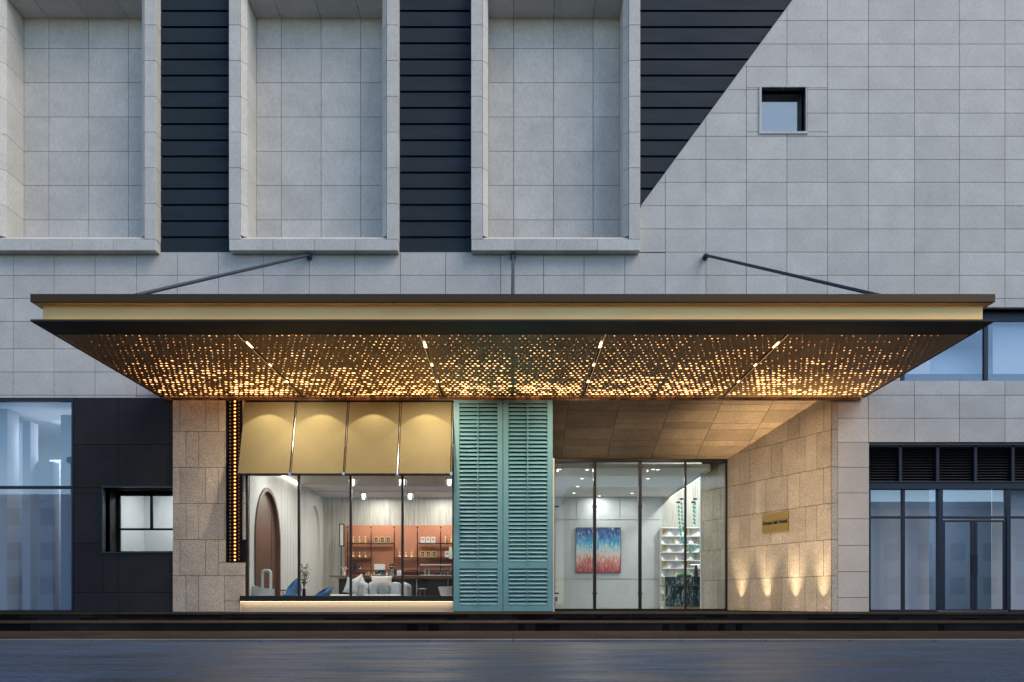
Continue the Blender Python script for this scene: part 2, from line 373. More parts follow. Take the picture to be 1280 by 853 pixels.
# backing wall with the openings left out
bk = [(XL, XR, 0, TOP)]
for h in [(XL - 1, X(91), 0, 5.34), (X(129), X(219), Z(690), Z(609.5)), (-6.74, -1.44, 0, 5.3), (1.0, 7.96, 0, 5.5), (X(1086.4), XR + 1, 0, 4.24),
          (X(1125), XR + 1, Z(476), Z(384.4)), (X(951.7), X(1006.8), Z(165), Z(110))]: bk = subtract(bk, h)
for k in range(3): bk = subtract(bk, (-12.99 + 5.984 * k + .3, -12.99 + 5.984 * k + 3.875, 9.2, 15.4))
g = MB()
for r in bk: g.box(r[0], r[1], .12, .34, r[2], r[3])
for r in [(X(1047), X(1086.4) - .01, 0, 4.22)]: pass
g.build('wall_core', M['backing'], B)
g = MB(); g.box(XL, XR, .34, 14, 8.8, 9.0); g.box(XL, XL + .3, .34, 14, -.1, 8.8); g.box(XR - .3, XR, .34, 14, -.1, 8.8); g.box(XL, XR, 14, 14.3, -.1, 9.0)
g.box(XL + .3, XR - .3, .36, 14, 5.85, 6.05) ; g.build('rear_shell', M['backing'], B)

# dark siding: lapped boards
def siding(x0, x1, planes=()):
    g = MB(); z = 8.98; k = 0
    while z < TOP:
        h = .405; p = [(x0, z + .02), (x1, z + .02), (x1, z + h - .035), (x0, z + h - .035)]
        for pl in planes: p = clip(p, *pl)
        if len(p) > 2: g.prism(p, Vector((0, 0, 0)), VXA, VZA, VYA, .035, .07, random.random())
        p = [(x0, z), (x1, z), (x1, z + h), (x0, z + h)]
        for pl in planes: p = clip(p, *pl)
        if len(p) > 2: g.prism(p, Vector((0, 0, 0)), VXA, VZA, VYA, .1, .118, .5)
        z += h
    return g.build('dark_siding', M['siding'], B, bevel=.004)
siding(XL, -13.01); siding(-8.81, -7.03); siding(-2.83, -1.04); siding(3.16, 12, [diag])
# thin trim at the foot of the siding and along the slanted edge
g = MB()
for a, b in ((-8.81, -7.03), (-2.83, -1.04)): g.box(a, b, .004, .1, 8.975, 8.99)
d = Vector((1, 0, 1.358)).normalized(); nn = Vector((-d.z, 0, d.x)); o = Vector((3.22, 0, 10.14))
g.prism([(0, .002), (14, .002), (14, .022), (0, .022)], o, d, nn, VYA, -.004, .1)
g.build('siding_trim', M['facade'], B)

# projecting window bays
def bay(x0):
    W = 4.175; z0 = 8.934; H = 15.68
    root = holder('window_bay', B)
    zj = [9.205 + .8825 * k for k in range(8)]; zj = [z for z in zj if z < 15.3] + [15.40]
    g = MB()
    for a, b in ((0, .277), (W - .277, W)):
        for c, d_ in zip(zj, zj[1:]): g.box(x0 + a, x0 + b, -.24, .118, c + .006, d_ - .006, random.random())
    bx = [0, 1.079, 2.11, 3.12, W]
    for a, b in zip(bx, bx[1:]):
        g.box(x0 + a + .006, x0 + b - .006, -.24, .118, z0, 9.2, random.random()); g.box(x0 + a + .006, x0 + b - .006, -.24, .118, 15.4, H, random.random())
    g.box(x0 + .012, x0 + .26, -.226, .11, z0 + .012, H - .02, 0); g.box(x0 + W - .26, x0 + W - .012, -.226, .11, z0 + .012, H - .02, 0)
    g.box(x0 + .262, x0 + W - .262, -.226, .11, z0 + .012, 9.19, 0)
    g.build('stone_frame', M['facade'], root, bevel=.004)
    g = MB()
    for c, d_ in zip(zj, zj[1:]):
        lo = c + .005 if c > 9.3 else 9.315
        for s, xb in ((1, x0), (-1, x0 + W)):
            poly = [(.286, -.225), (.407, -.10), (.407, .60), (.29, .60)]
            pts = [(xb + s * u, v) for u, v in poly]
            if s < 0: pts.reverse()
            g.prism(pts, Vector((0, 0, 0)), VXA, VYA, VZA, lo, d_ - .005, random.random())
    g.prism([(-.225, 9.212), (.6, 9.212), (.6, 9.315), (-.10, 9.315)], Vector((0, 0, 0)), VYA, VZA, VXA, x0 + .29, x0 + W - .29, .5)
    jx = [.407, 1.049, 2.075, 3.095, W - .407]
    for a, b in zip(jx, jx[1:]): g.prism([(-.225, 15.39), (-.10, 15.27), (.6, 15.27), (.6, 15.39)], Vector((0, 0, 0)), VYA, VZA, VXA, x0 + a + .006, x0 + b - .006, random.random())
    g.build('recess_lining', M['facade'], root)
    g = MB(); wall_tiles(g, grid_rects([x0 + j for j in jx], [9.3] + zj[1:-1] + [15.3]), .6, .64)
    g.build('back_panel', M['facade'], root)
    g = MB(); g.box(x0 + .25, x0 + W - .25, .64, .70, 9.15, 15.5); g.box(x0 + .25, x0 + .28, .12, .66, 9.15, 15.5); g.box(x0 + W - .28, x0 + W - .25, .12, .66, 9.15, 15.5)
    g.box(x0 + .25, x0 + W - .25, -.2, .66, 15.40, 15.5)
    g.build('recess_core', M['backing'], root)
for k in range(3): bay(-12.995 + 5.984 * k)

# small square window high on the right
w = holder('square_window', B)
a, b, c, d = X(951.7), X(1006.8), Z(165), Z(110)
g = MB(); t = .06
g.box(a - t, b + t, -.03, .0, c - t, c); g.box(a - t, b + t, -.03, 0, d, d + .03); g.box(a - t, a, -.03, 0, c, d); g.box(b, b + .03, -.03, 0, c, d); g.build('stone_frame', M['facade'], w, bevel=.004)
g = MB()
for (y0, y1, i) in ((.0, .24, 0), (.25, .56, .012)):
    m1 = (a + b) / 2
    g.box(a + i - .05, a + i, y0, y1, c, d); g.box(b - i, b - i + .05, y0, y1, c, d)
    g.box(a, m1 - .006, y0, y1, d - i, d - i + .05); g.box(m1 + .006, b, y0, y1, d - i, d - i + .05); g.box(a, b, y0, y1, c - .05, c + i)
g.build('reveal', M['granite'], w)


fp = bpy.data.materials.new('sky_paling_sheet'); fp.use_nodes = True; fp.node_tree.nodes.clear(); _o = N(fp, 'ShaderNodeOutputMaterial'); _t = N(fp, 'ShaderNodeBsdfTranslucent'); _t.inputs[0].default_value = (.9, .9, .88, 1); _d = N(fp, 'ShaderNodeBsdfTransparent'); _m = N(fp, 'ShaderNodeMixShader'); _m.inputs[0].default_value = .55; L(fp, _d.outputs[0], _m.inputs[1]); L(fp, _t.outputs[0], _m.inputs[2]); L(fp, _m.outputs[0], _o.inputs[0])
g = MB(); g.box(a, b, .54, .55, c, d); g.build('glass_pane', fp, w)  # added translucent sheet, pales the sky seen through the opening
# upper strip window, right
w = holder('strip_window', B); YW = .3
a, b, c, d = X(1125), XR, Z(476), Z(384.4)
g = MB(); g.box(a, b, .004, YW, d, d + .04); g.box(a - .04, a, .004, YW, c, d); g.build('reveal', M['facade'], w)
g = MB()
for px in (1127.7, 1231.9, 1336, 1440): x = X(px, YW); g.box(x - .05, x + .05, YW - .03, YW + .05, c, d)
g.box(a, b, YW - .02, YW + .05, c, c + .05); g.box(a, b, YW - .02, YW + .05, d - .25, d); g.build('window_frame', M['frame_dark'], w)
g = MB(); g.box(a, b, YW + .01, YW + .02, c + .05, d - .25); g.build('glass_pane', M['glass_blue'], w)
g = MB()
for p0, p1 in ((1100, 1162.5), (1241, 1350), (1362, 1500)): g.box(X(p0, .55), X(p1, .55), .55, .58, c, d)
g.build('window_blind', M['curtain'], w)
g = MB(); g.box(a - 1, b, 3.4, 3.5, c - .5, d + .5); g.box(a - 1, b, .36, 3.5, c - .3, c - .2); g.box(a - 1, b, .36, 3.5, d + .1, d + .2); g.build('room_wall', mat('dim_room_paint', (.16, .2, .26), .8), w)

# right shopfront
w = holder('shop_front', B); YW = .25
xa, xb = X(1086.4), XR
g = MB()
def fr(x0, x1, z0, z1, y0=YW - .05, y1=YW + .05): g.box(x0, x1, y0, y1, z0, z1)
sx = lambda p: X(p, YW); sz = lambda p: Z(p, YW)
for p in (1128.5, 1361, 1407, 1453): fr(sx(p) - .035, sx(p) + .035, .04, sz(604))
fr(sx(1171), sx(1177), .04, sz(604), YW - .07); fr(sx(1256.5), sx(1261.5), .04, sz(604), YW - .07)
fr(xa, sx(1087.5), .04, sz(604))
fr(xa, xb, sz(612), sz(604), YW - .09); fr(xa, xb, sz(648.5), sz(645.5), YW - .045); fr(xa, sx(1171), .0, sz(762.2)); fr(sx(1261.5), xb, 0, sz(762.2))
fr(xa, xb, sz(604), sz(603), YW - .12)
g.build('window_frame', M['frame_dark'], w, bevel=.004)
g = MB()
for p in (1124.3, 1170.7, 1218, 1264.6, 1311, 1358, 1405, 1451): g.box(sx(p) - .035, sx(p) + .035, YW - .06, YW, sz(603), 4.2)
g.box(xa, xb, YW - .06, YW, 4.16, 4.2); g.build('grille_mullion', M['frame_dark'], w)
g = MB(); z = sz(602.5)
while z < 4.15:
    m_ = Matrix.Translation((0, YW + .03, z)) @ Matrix.Rotation(math.radians(-35), 4, 'X'); g.box(xa, xb, -.035, .035, -.006, .006, m=m_); z += .068
g.box(xa, xb, YW + .07, YW + .09, sz(604), 4.22); g.build('ventilation_grille', M['dark_grille'], w)
g = MB(); g.box(xa - .06, xa - .001, .141, .5, 0, 4.24); g.box(xa, xb, .12, .4, 4.2, 4.235); g.build('reveal', M['pier'], w)
g = MB(); g.box(xa, sx(1171), YW, YW + .01, .04, sz(613)); g.box(sx(1177), sx(1256.5), YW, YW + .01, sz(645.5), sz(613)); g.box(sx(1261.5), xb, YW, YW + .01, .04, sz(613)); g.build('glass_pane', M['glass_blue'], w)
g = MB()
for p0, p1 in ((1080, 1162), (1240, 1500)): 
    x = X(p0, .6); e = X(p1, .6); n = 0
    while x < e: g.box(x, min(e, x + 1.6), .6 + (n % 2) * .02, .63 + (n % 2) * .02, .05, 4.0); x += 1.58; n += 1
g.build('window_blind', M['curtain'], w)
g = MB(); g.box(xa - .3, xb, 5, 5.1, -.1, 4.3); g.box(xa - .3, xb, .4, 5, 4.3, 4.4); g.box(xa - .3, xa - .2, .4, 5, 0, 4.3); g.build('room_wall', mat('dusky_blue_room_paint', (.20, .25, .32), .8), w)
def door_leaf(p0, p1, g0, g1, hs):
    dr = holder('glass_door', B); zt = sz(650.5); g = MB(); y0, y1 = YW - .045, YW + .02
    g.box(sx(p0), sx(g0), y0, y1, .03, zt); g.box(sx(g1), sx(p1), y0, y1, .03, zt); g.box(sx(g0), sx(g1), y0, y1, .03, sz(761.6)); g.box(sx(g0), sx(g1), y0, y1, sz(652.8), zt)
    g.build('door_frame', M['frame_dark'], dr, bevel=.004)
    g = MB(); g.box(sx(g0), sx(g1), YW - .02, YW - .01, sz(761.6), sz(652.8)); g.build('glass_pane', M['glass_blue'], dr)
    g = MB(); x = sx(hs); g.tube((x, y0 - .05, .95), (x, y0 - .05, 1.45), .012); g.tube((x, y0 - .05, 1.0), (x, y0, 1.0), .008); g.tube((x, y0 - .05, 1.4), (x, y0, 1.4), .008); g.build('door_handle', M['frame_dark'], dr)
door_leaf(1177.3, 1216.6, 1180.3, 1213, 1214.8); door_leaf(1217.1, 1256.2, 1220.6, 1253.5, 1218.9)

# left shop window
w = holder('display_window', B); YW = .08; xa, xb = XL, X(91.6)
g = MB(); g.box(xb - .05, xb, 0, YW + .06, 0, 5.34); g.box(xa, xb, .02, YW + .06, 5.27, 5.34); g.box(xa, xb, .02, YW + .06, Z(610.7), Z(607.3)); g.box(xa, xb, 0.02, YW + .06, 0, Z(763))
g.box(xa, xa + .05, .02, YW + .06, 0, 5.34); g.box(-14.3, -14.25, .02, YW + .06, 0, 5.34); g.build('window_frame', M['frame_dark'], w, bevel=.004)
g = MB(); g.box(xa, xb - .05, YW, YW + .01, .04, 5.27); g.build('glass_pane', M['glass_blue'], w)
g = MB()
def cb(p0, p1, Y, z1, dp=.5): g.box(X(p0, Y), X(p1, Y), Y, Y + dp, 0, z1)
cb(-40, 9, .9, 5.3); cb(9, 30, 2.6, 5.3); cb(28, 38, 1.2, Z(527, 1.2), .35); cb(38, 66, 1.5, Z(577, 1.5), .3); cb(62, 96, 2.9, Z(575, 2.9)); cb(76, 110, 1.6, 5.3, .12); cb(-120, -45, 1.6, 5.3)  # pale boxes stand in for building shapes reflected in the glass
g.build('reflection_box', stone('pale_reflection_tone', (.60, .64, .70), .9, tone=.02, mott=.03, grain=.02, bump=.03), w)
g = MB(); g.box(xa, xb + .6, 5.6, 5.7, 0, 5.5); g.box(xb + .3, xb + .4, .4, 5.6, 0, 5.5); g.box(xa, xb + .6, .36, 5.7, 5.5, 5.6); g.build('room_wall', M['white'], w)

# dark granite wall with its recessed window
g = MB(); gx = [X(92), X(128.4), X(147.5), X(219)]; gz = [0, Z(740.9), Z(679.3), Z(617.4), Z(555.8), 5.345]
rr = [(gx[0], gx[2], gz[3], gz[4]), (gx[2], gx[3], gz[3], gz[4]), (gx[0], gx[2], gz[4], gz[5]), (gx[2], gx[3], gz[4], gz[5]), (gx[0], gx[1], gz[2], gz[3]), (gx[0], gx[1], gz[1], gz[2]), (gx[1], gx[2], gz[1], gz[2]), (gx[2], gx[3], gz[1], gz[2]), (gx[0], gx[2], 0, gz[1]), (gx[2], gx[3], 0, gz[1]), (gx[1], gx[2], gz[2], gz[3]), (gx[2], gx[3], gz[2], gz[3])]
rr = subtract(rr, (X(129), X(219), Z(690), Z(609.5))); wall_tiles(g, rr, .01, .12, gap=.01); g.build('granite_wall', M['granite'], B)
w = holder('recessed_window', B); a, b, c, d = X(129), X(219) + .4, Z(690), Z(609.5); YW = .7
g = MB(); g.box(a, b, -.02, .06, c - .035, c); g.box(a, b, -.02, .06, d, d + .035); g.box(a - .035, a, -.02, .06, c - .035, d + .035); g.build('metal_trim', M['rod'], w)
g = MB(); g.box(a - .05, a, .06, YW, c, d); g.box(a, b, .06, YW, d, d + .05); g.box(a, b, .06, YW, c - .05, c); g.box(b, b + .05, .06, YW, c, d); g.box(a + .002, a + .008, .1, .66, c + .1, c + .106); g.build('reveal', M['granite'], w)
g = MB(); q = lambda p: X(p, YW)
g.box(a, q(150), YW, YW + .06, c, d); g.box(q(187.5), q(190.5), YW, YW + .06, Z(661, YW), d); g.box(a, b, YW, YW + .06, Z(663, YW), Z(660.5, YW)); g.box(a, b, YW, YW + .06, d - .12, d); g.box(a, b, YW, YW + .06, c, c + .06)
g.build('window_frame', M['black'], w)
g = MB(); g.box(a, b, YW + .02, YW + .03, c, d); g.build('glass_pane', M['glass_clear'], w)
g = MB(); g.box(a - .5, b + 1, 3.0, 3.1, 0, 5); g.box(q(209), q(230), 2.0, 3.0, 0, 5); g.box(a - .6, a - .5, .8, 3, 0, 5); g.box(a - .5, b + 1, .8, 3, 3.6, 3.7)
g.build('room_wall', M['white'], w)

# rough stone left pier
def blocks(mb, x0, x1, zr, pats, y0, y1, gap=.012, hole=None):
    for k, (c, d_) in enumerate(zip(zr, zr[1:])):
        xs_ = [x0] + [p for p in pats[k % 2] if x0 + .03 < p < x1 - .03] + [x1]
        r_ = [(a, b, c, d_) for a, b in zip(xs_, xs_[1:])]
        for h in (hole or []): r_ = subtract(r_, h)
        wall_tiles(mb, r_, y0, y1, gap)
prow = [0, .9, 1.8, 2.7, 3.6, 4.5, 5.34]
pA = [X(p) for p in (226.2, 258, 273.9)]; pB = [X(p) for p in (233.7, 249.5, 281.4)]
YP = -.06; YQ = .119
g = MB(); blocks(g, X(217), X(306), prow, [pB, pA], YP, YQ, hole=[(X(283.3), X(306) + .1, Z(703.5), 6), (X(299.4), X(306) + .1, -1, .27)])
g.build('stone_pier', M['rough'], B)
g = MB(); g.box(X(217) + .01, X(283.3) - .01, YP + .015, .115, 0, 5.33); g.box(-6.75, -6.735, .12, .4, 0, 5.3); g.build('pier_core', M['backing'], B)
g = MB(); blocks(g, -.06, .1, prow, [[], []], 0, .06)
rv = MB()
for (a, b, c), (d_, e, f) in []: pass
for k, (c, d_) in enumerate(zip([.27, .9, 1.8, 2.7, 3.6, 4.5], [.9, 1.8, 2.7, 3.6, 4.5, 5.3])):
    rv.box(-6.735, -6.69, -.058 if c > 1 else .125, .118 if c > 1 else .15, c + .006, d_ - .006, random.random())
rv.build('window_jamb', M['rough'], B)

# lobby lounge window
w = holder('lounge_window', B); YW = .1
g = MB(); mx = [-6.67, -5.37, -4.07, -2.77, -1.49]
for x in mx: g.box(x - .028, x + .028, YW - .04, YW + .05, .4, 5.3)
g.box(-6.69, -1.47, YW - .04, YW + .05, 3.42, 3.47); g.box(-6.69, -1.47, YW - .04, YW + .05, 5.24, 5.3)
g.build('window_frame', M['frame_brown'], w, bevel=.003)
g = MB(); g.box(X(299.4, -.12), -1.49, -.12, .3, .26, .4); g.build('window_sill', M['frame_brown'], w, bevel=.006)
g = MB(); g.box(-6.8, -1.49, .06, .1, 0.0, .258); g.box(-6.86, -6.80, -.04, .11, 0, .258); g.build('sill_apron', mat('beige_stone_apron', (.5, .43, .35), .5), w)
g = MB(); g.box(-6.79, -1.5, -.05, .03, .255, .259); g.build('led_strip', M['sillglow'], w)
g = MB()
for a, b in zip(mx, mx[1:]): g.box(a + .028, b - .028, YW, YW + .01, .4, 3.42)
g.build('glass_pane', M['glass_clear'], w)
g = MB(); g.box(-6.67, -1.49, YW + .02, YW + .06, 3.47, 5.24); g.build('spandrel_panel', M['backing'], w)
# lounge room
w = holder('lounge_room', B); XW, CE, YB = -6.63, 3.91, 8.0
g = MB()
def arch_wall(mb, y0, y1, z1, ay0, ay1, az, thick=.08):
    rad = (ay1 - ay0) / 2; cy = (ay0 + ay1) / 2; n = 16
    P = [(ay1, 0)] + [(cy + rad * math.cos(math.pi * k / n), az - rad * 1.25 + rad * 1.25 * math.sin(math.pi * k / n)) for k in range(n + 1)] + [(ay0, 0)]
    Oo = Vector((XW - thick, 0, 0))
    mb.prism([(y0, 0), (ay0, 0), (ay0, z1), (y0, z1)], Oo, VYA, VZA, VXA, 0, thick); mb.prism([(ay1, 0), (y1, 0), (y1, z1), (ay1, z1)], Oo, VYA, VZA, VXA, 0, thick)
    Q = P[1:-1]
    for k in range(len(Q) - 1):
        a, b = Q[k], Q[k + 1]; mb.prism([(b[0], b[1]), (a[0], a[1]), (a[0], z1), (b[0], z1)], Oo, VYA, VZA, VXA, 0, thick)
    return Q
arch_wall(g, .16, 4.5, CE + .1, .52, 2.72, 3.33); arch_wall(g, 4.5, YB, CE + .1, 6.05, 7.55, 3.48)
for y in [2.95, 3.25, 3.55, 3.85, 4.15, 5.5]: g.box(XW, XW + .012, y, y + .03, 0, CE - .05)
g.build('panelled_wall', M['white'], w)
g = MB(); g.box(XW - .22, XW - .085, .3, 8, 0, CE); g.build('alcove_wall', M['white'], w)
g = MB(); rad = 1.1; Q = [(1.62 + rad * math.cos(math.pi * k / 20), 3.33 - 1.375 + 1.375 * math.sin(math.pi * k / 20)) for k in range(21)]
g.prism([(2.72, 0)] + Q[1:-1] + [(.52, 0)], Vector((XW - .084, 0, 0)), VYA, VZA, VXA, 0, .012)
for k in range(20):
    a, b = Q[k], Q[k + 1]; sc = lambda p: (1.62 + (p[0] - 1.62) * .93, (p[1] - .1)); a2, b2 = sc(a), sc(b)
    g.prism([b2, a2, a, b], Vector((XW - .08, 0, 0)), VYA, VZA, VXA, 0, .12)
g.box(XW - .08, XW + .04, .52, .60, 0, 1.95); g.box(XW - .08, XW + .04, 2.64, 2.72, 0, 1.95); g.box(XW - .075, XW - .06, 2.2, 2.23, 0, 3.0)
g.build('arched_door', M['door_wood'], w)
g = MB(); g.box(XW - .3, 1.3, YB, YB + .1, 0, CE + .2)
x = XW
while x < 1.0: g.box(x + .004, x + .286, YB - .012, YB, 0, CE, random.random()); x += .29
g.build('grey_panel_wall', M['grey_wood'], w)
g = MB(); g.box(-5.88, 1.0, YB - .05, YB - .014, 0, Z(657, 8)); g.build('terracotta_splashback', M['terra'], w)
g = MB(); g.box(XW - .3, 1.0, .3, YB + .1, CE, CE + .1)
for x in (-5.4, -3.9, -2.4, -.9): g.box(x, x + .04, .5, 4.6, CE - .012, CE); g.box(x + .1, x + .13, .5, 4.6, CE - .012, CE)
g.box(XW, 1, 4.9, 5.0, CE - .06, CE); g.box(XW, 1, 6.3, 6.34, CE - .03, CE)
g.build('ceiling', mat('warm_ceiling_paint', (.52, .49, .46), .7), w)
g = MB(); g.box(XW - .3, 1.0, .15, YB, -.05, .0); g.build('floor', M['floor'], w)
g = MB(); g.box(XW + .01, XW + .04, .3, 4.6, CE - .05, CE - .02); g.build('cove_light', M['cove'], w)
g = MB(); g.box(.96, 1.06, .34, YB, 0, CE); g.box(-1.40, .96, .35, .45, 0, 5.3); g.build('partition_wall', M['white'], w)

# ---------------- entrance recess
SW = Vector((6.27 - 7.96, 3.5, 0)); SL = SW.length; SU = SW / SL; SN = Vector((-SU.y, SU.x, 0)); P0 = Vector((7.96, 0, 0))  # SN points to -x (towards the porch)
if SN.x > 0: SN = -SN
def s_of(px):
    k = (px - VX) / F; t = (7.96 - 20 * k) / (3.5 * k + 1.69); return t * SL
sA = sorted(s_of(880 + v / 2.943) for v in (415, 372, 287, 247, 168, 130)); sB = sorted(s_of(880 + v / 2.943) for v in (440, 352, 308, 228, 188, 113))
def ext(l):
    l = list(l)
    for k in range(2): l.append(l[-1] + .62); l.append(l[-1] + .33)
    return l
def ceil_z(y): return 5.49 - .3036 * y
g = MB(); srow = [0, .9, 1.81, 2.72, 3.63, 4.55, 5.46]
SE = SL + 1.11
for k, (c, d_) in enumerate(zip(srow, srow[1:])):
    l = [0] + [s for s in (ext(sA) if k % 2 == 0 else ext(sB)) if .05 < s < SE - .05] + [SE]
    for a, b in zip(l, l[1:]):
        p = [(a + .006, c + .006), (b - .006, c + .006), (b - .006, d_ - .006), (a + .006, d_ - .006)]
        g.prism(p, P0, SU, VZA, SN, -.05, 0, random.random())
g.build('side_wall', M['rough'], B)
g = MB()
for k, (c, d_) in enumerate(zip(srow, srow[1:])): g.box(7.975, 8.115, -.012, .03, c + .006, min(d_, 5.345) - .006, random.random())
g.build('wall_end', stone('rough_grey_stone', (.40, .365, .32), .75, tone=.05, mott=.1, grain=.3, gsc=34, bump=.9, bsc=20, bdist=.012), B)
g = MB(); g.prism([(-.01, 0), (SE, 0), (SE, 5.46), (-.01, 5.46)], P0, SU, VZA, SN, -.15, -.05)
e = P0 + SU * SE - SN * .15; g.box(7.98, 8.11, .03, .12, 0, 5.34); g.build('side_wall_core', M['backing'], B)
g = MB(); p1 = P0 + SU * (SE + .01); g.prism([(0, 0), (.06, 0), (.06, 4.4), (0, 4.4)], p1, SU, VZA, SN, -.2, .012); g.build('wall_end_trim', M['gloss_white'], B)
# sloping stone ceiling of the porch
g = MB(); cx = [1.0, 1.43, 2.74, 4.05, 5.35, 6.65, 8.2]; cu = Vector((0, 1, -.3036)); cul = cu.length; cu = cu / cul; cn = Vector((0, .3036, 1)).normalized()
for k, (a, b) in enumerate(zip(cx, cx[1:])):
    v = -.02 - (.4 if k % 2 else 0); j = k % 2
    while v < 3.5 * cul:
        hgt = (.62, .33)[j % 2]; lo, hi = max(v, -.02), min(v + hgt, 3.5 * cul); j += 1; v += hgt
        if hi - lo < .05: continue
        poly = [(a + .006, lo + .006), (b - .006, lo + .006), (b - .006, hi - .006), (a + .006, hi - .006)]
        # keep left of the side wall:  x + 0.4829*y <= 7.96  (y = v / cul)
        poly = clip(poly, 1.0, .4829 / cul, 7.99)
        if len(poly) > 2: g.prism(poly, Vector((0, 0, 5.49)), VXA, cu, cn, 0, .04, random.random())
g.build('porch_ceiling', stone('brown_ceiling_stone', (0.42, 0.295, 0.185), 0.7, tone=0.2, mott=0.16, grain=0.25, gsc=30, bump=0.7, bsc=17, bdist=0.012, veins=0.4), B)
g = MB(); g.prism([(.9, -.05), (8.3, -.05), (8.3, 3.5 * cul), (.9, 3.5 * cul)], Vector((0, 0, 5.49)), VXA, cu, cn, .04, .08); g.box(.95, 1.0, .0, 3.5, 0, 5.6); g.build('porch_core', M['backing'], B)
# entrance glazing
w = holder('entrance_glazing', B); YW = 3.5; ex = lambda p: X(p, YW)
g = MB()
for p in (743.2, 799.9): g.box(ex(p) - .045, ex(p) + .045, YW - .06, YW + .06, .03, 4.38)
g.box(ex(856.6) - .03, ex(856.6) + .03, YW - .05, YW + .05, .03, 4.38)
g.box(1.0, 1.24, YW - .05, YW + .05, 0, 4.38); g.box(6.24, 6.29, YW - .06, YW + .06, 0, 4.38)
g.box(1.0, 6.29, YW - .06, YW + .06, 4.36, 4.44); g.box(1.0, 6.29, YW - .06, YW + .06, 0, .05)
g.build('window_frame', M['frame_brown'], w, bevel=.003)
g = MB(); g.box(ex(799.9) + .045, ex(856.6) - .03, YW, YW + .012, .05, 4.36); g.box(ex(856.6) + .03, 6.24, YW, YW + .012, .05, 4.36); g.build('glass_pane', M['glass_entry'], w)
for k, (p0, p1) in enumerate(((692.4, 743.2), (743.2, 799.9))):
    dr = holder('glass_door', B); a = ex(p0) + .045; b = ex(p1) - .045
    g = MB(); g.box(a, b, YW - .01, YW + .002, .05, 4.36); g.build('glass_pane', M['glass_entry'], dr)
    g = MB(); yy = YW - .03
    for zz in (Z(633.5, 3.5), Z(742, 3.5)):
        g.box(b - .02, b + .12, yy, yy + .05, zz - .02, zz + .02)
        if k == 0: g.box(a - .02, a + .1, yy, yy + .05, zz - .02, zz + .02)
    g.build('hinge', M['black'], dr)
    if k == 0:
        g = MB(); g.box(a - .09, a + .06, YW - .07, YW + .03, Z(752, 3.5), Z(746, 3.5)); g.build('floor_lock', M['strut'], dr, bevel=.004)
# foyer
w = holder('foyer', B); YB = 10.0; FC = 4.2
g = MB(); g.box(1.0, 5.6, YB, YB + .1, 0, 5.3)
vj = [1.0, X(720.5, 10), X(747.5, 10), X(774.6, 10), 5.58]; hj = [0, Z(724.2, 10), Z(650.2, 10), 4.3]
g2 = [(vj[0], 5.58, hj[0], hj[1]), (vj[0], 5.58, hj[1], hj[2])] + [(a, b, hj[2], hj[3]) for a, b in zip(vj, vj[1:])]
wall_tiles(g, g2, YB - .03, YB - .002, gap=.03); g.build('panelled_wall', stone('grey_white_panel', (.47, .47, .48), .6, tone=.02, mott=.03, grain=.02, bump=.03), w)
g = MB(); g.box(1.0, 5.8, 3.62, YB, FC, FC + .12); g.box(5.8, 5.86, 3.7, YB, FC - .05, FC + .16); g.build('ceiling', M['ceiling'], w)
g = MB(); g.box(5.865, 5.9, 4.4, YB - .1, FC - .03, FC + .03); g.build('cove_light', M['cove'], w)
g = MB(); g.box(5.6, 8.2, YB, YB + .1, 0, 5.8); g.build('grey_panel_wall', M['grey_wood'], w)
g = MB(); g.box(1.0, 8.2, 3.6, YB + .1, 5.3, 5.4); g.box(8.2, 8.3, 4.6, YB + .1, 0, 5.4); g.build('stair_void_wall', M['white'], w)
g = MB(); g.box(1.0, 8.2, 3.5, YB, -.05, 0.0); g.build('floor', mat('foyer_floor', (.42, .41, .39), .25), w)
g = MB(); g.box(.9, 1.0, 3.5, YB, 0, 5.4); g.build('partition_wall', M['white'], w)

# ------------------------------------------------------------------ canopy
CN = thing('entrance_canopy', 'wide gold and bronze canopy with glowing perforated underside over the entrance', 'canopy', (0, -2.7, 5.35))
ZS = 5.35; YF = -5.43; HW = 8.79
g = MB()
for (a, b, c, d_) in [(-HW, HW, YF, YF + .06)]: g.box(a, b, c, d_, 5.706, 5.851)
g.box(-HW, -HW + .06, YF + .06, -.05, 5.706, 5.851); g.box(HW - .06, HW, YF + .06, -.05, 5.706, 5.851)
g.build('top_rim', M['bronze'], CN, bevel=.004)
g = MB(); g.box(-HW + .06, HW - .06, YF + .06, -.02, 5.78, 5.84); g.build('roof_deck', M['rod'], CN)
g = MB(); g.box(-HW + .02, HW - .02, YF + .06, YF + .16, 5.702, 5.712); g.box(-HW + .02, -HW + .16, YF + .16, -.05, 5.702, 5.712); g.box(HW - .16, HW - .02, YF + .16, -.05, 5.702, 5.712)
g.box(-HW + .147, HW - .147, YF + .147, YF + .17, 5.392, 5.70); g.box(-HW + .147, -HW + .17, YF + .17, -.05, 5.392, 5.70); g.box(HW - .17, HW - .147, YF + .17, -.05, 5.392, 5.70)
g.build('gold_fascia', M['gold'], CN)
g = MB(); YM = -4.73
g.box(-HW, HW, YF, YM, ZS, 5.388); g.box(-HW, -HW + .07, YM, -.02, ZS, 5.388); g.box(HW - .07, HW, YM, -.02, ZS, 5.388); g.box(-HW + .06, HW - .06, YM - .03, YM + .012, ZS - .004, ZS - .0005); g.build('bottom_rim', M['lip'], CN, bevel=.004)
g = MB(); g.box(-HW + .2, HW - .2, YF + .075, YF + .095, 5.3885, 5.396); g.build('fascia_light', M['glowline'], CN)
g = MB(); g.box(-HW + .12, HW - .12, -.06, -.03, 5.27, ZS + .04); g.build('rear_rim', mat('brown_rim_metal', (.10, .07, .05), .45, .5), CN)
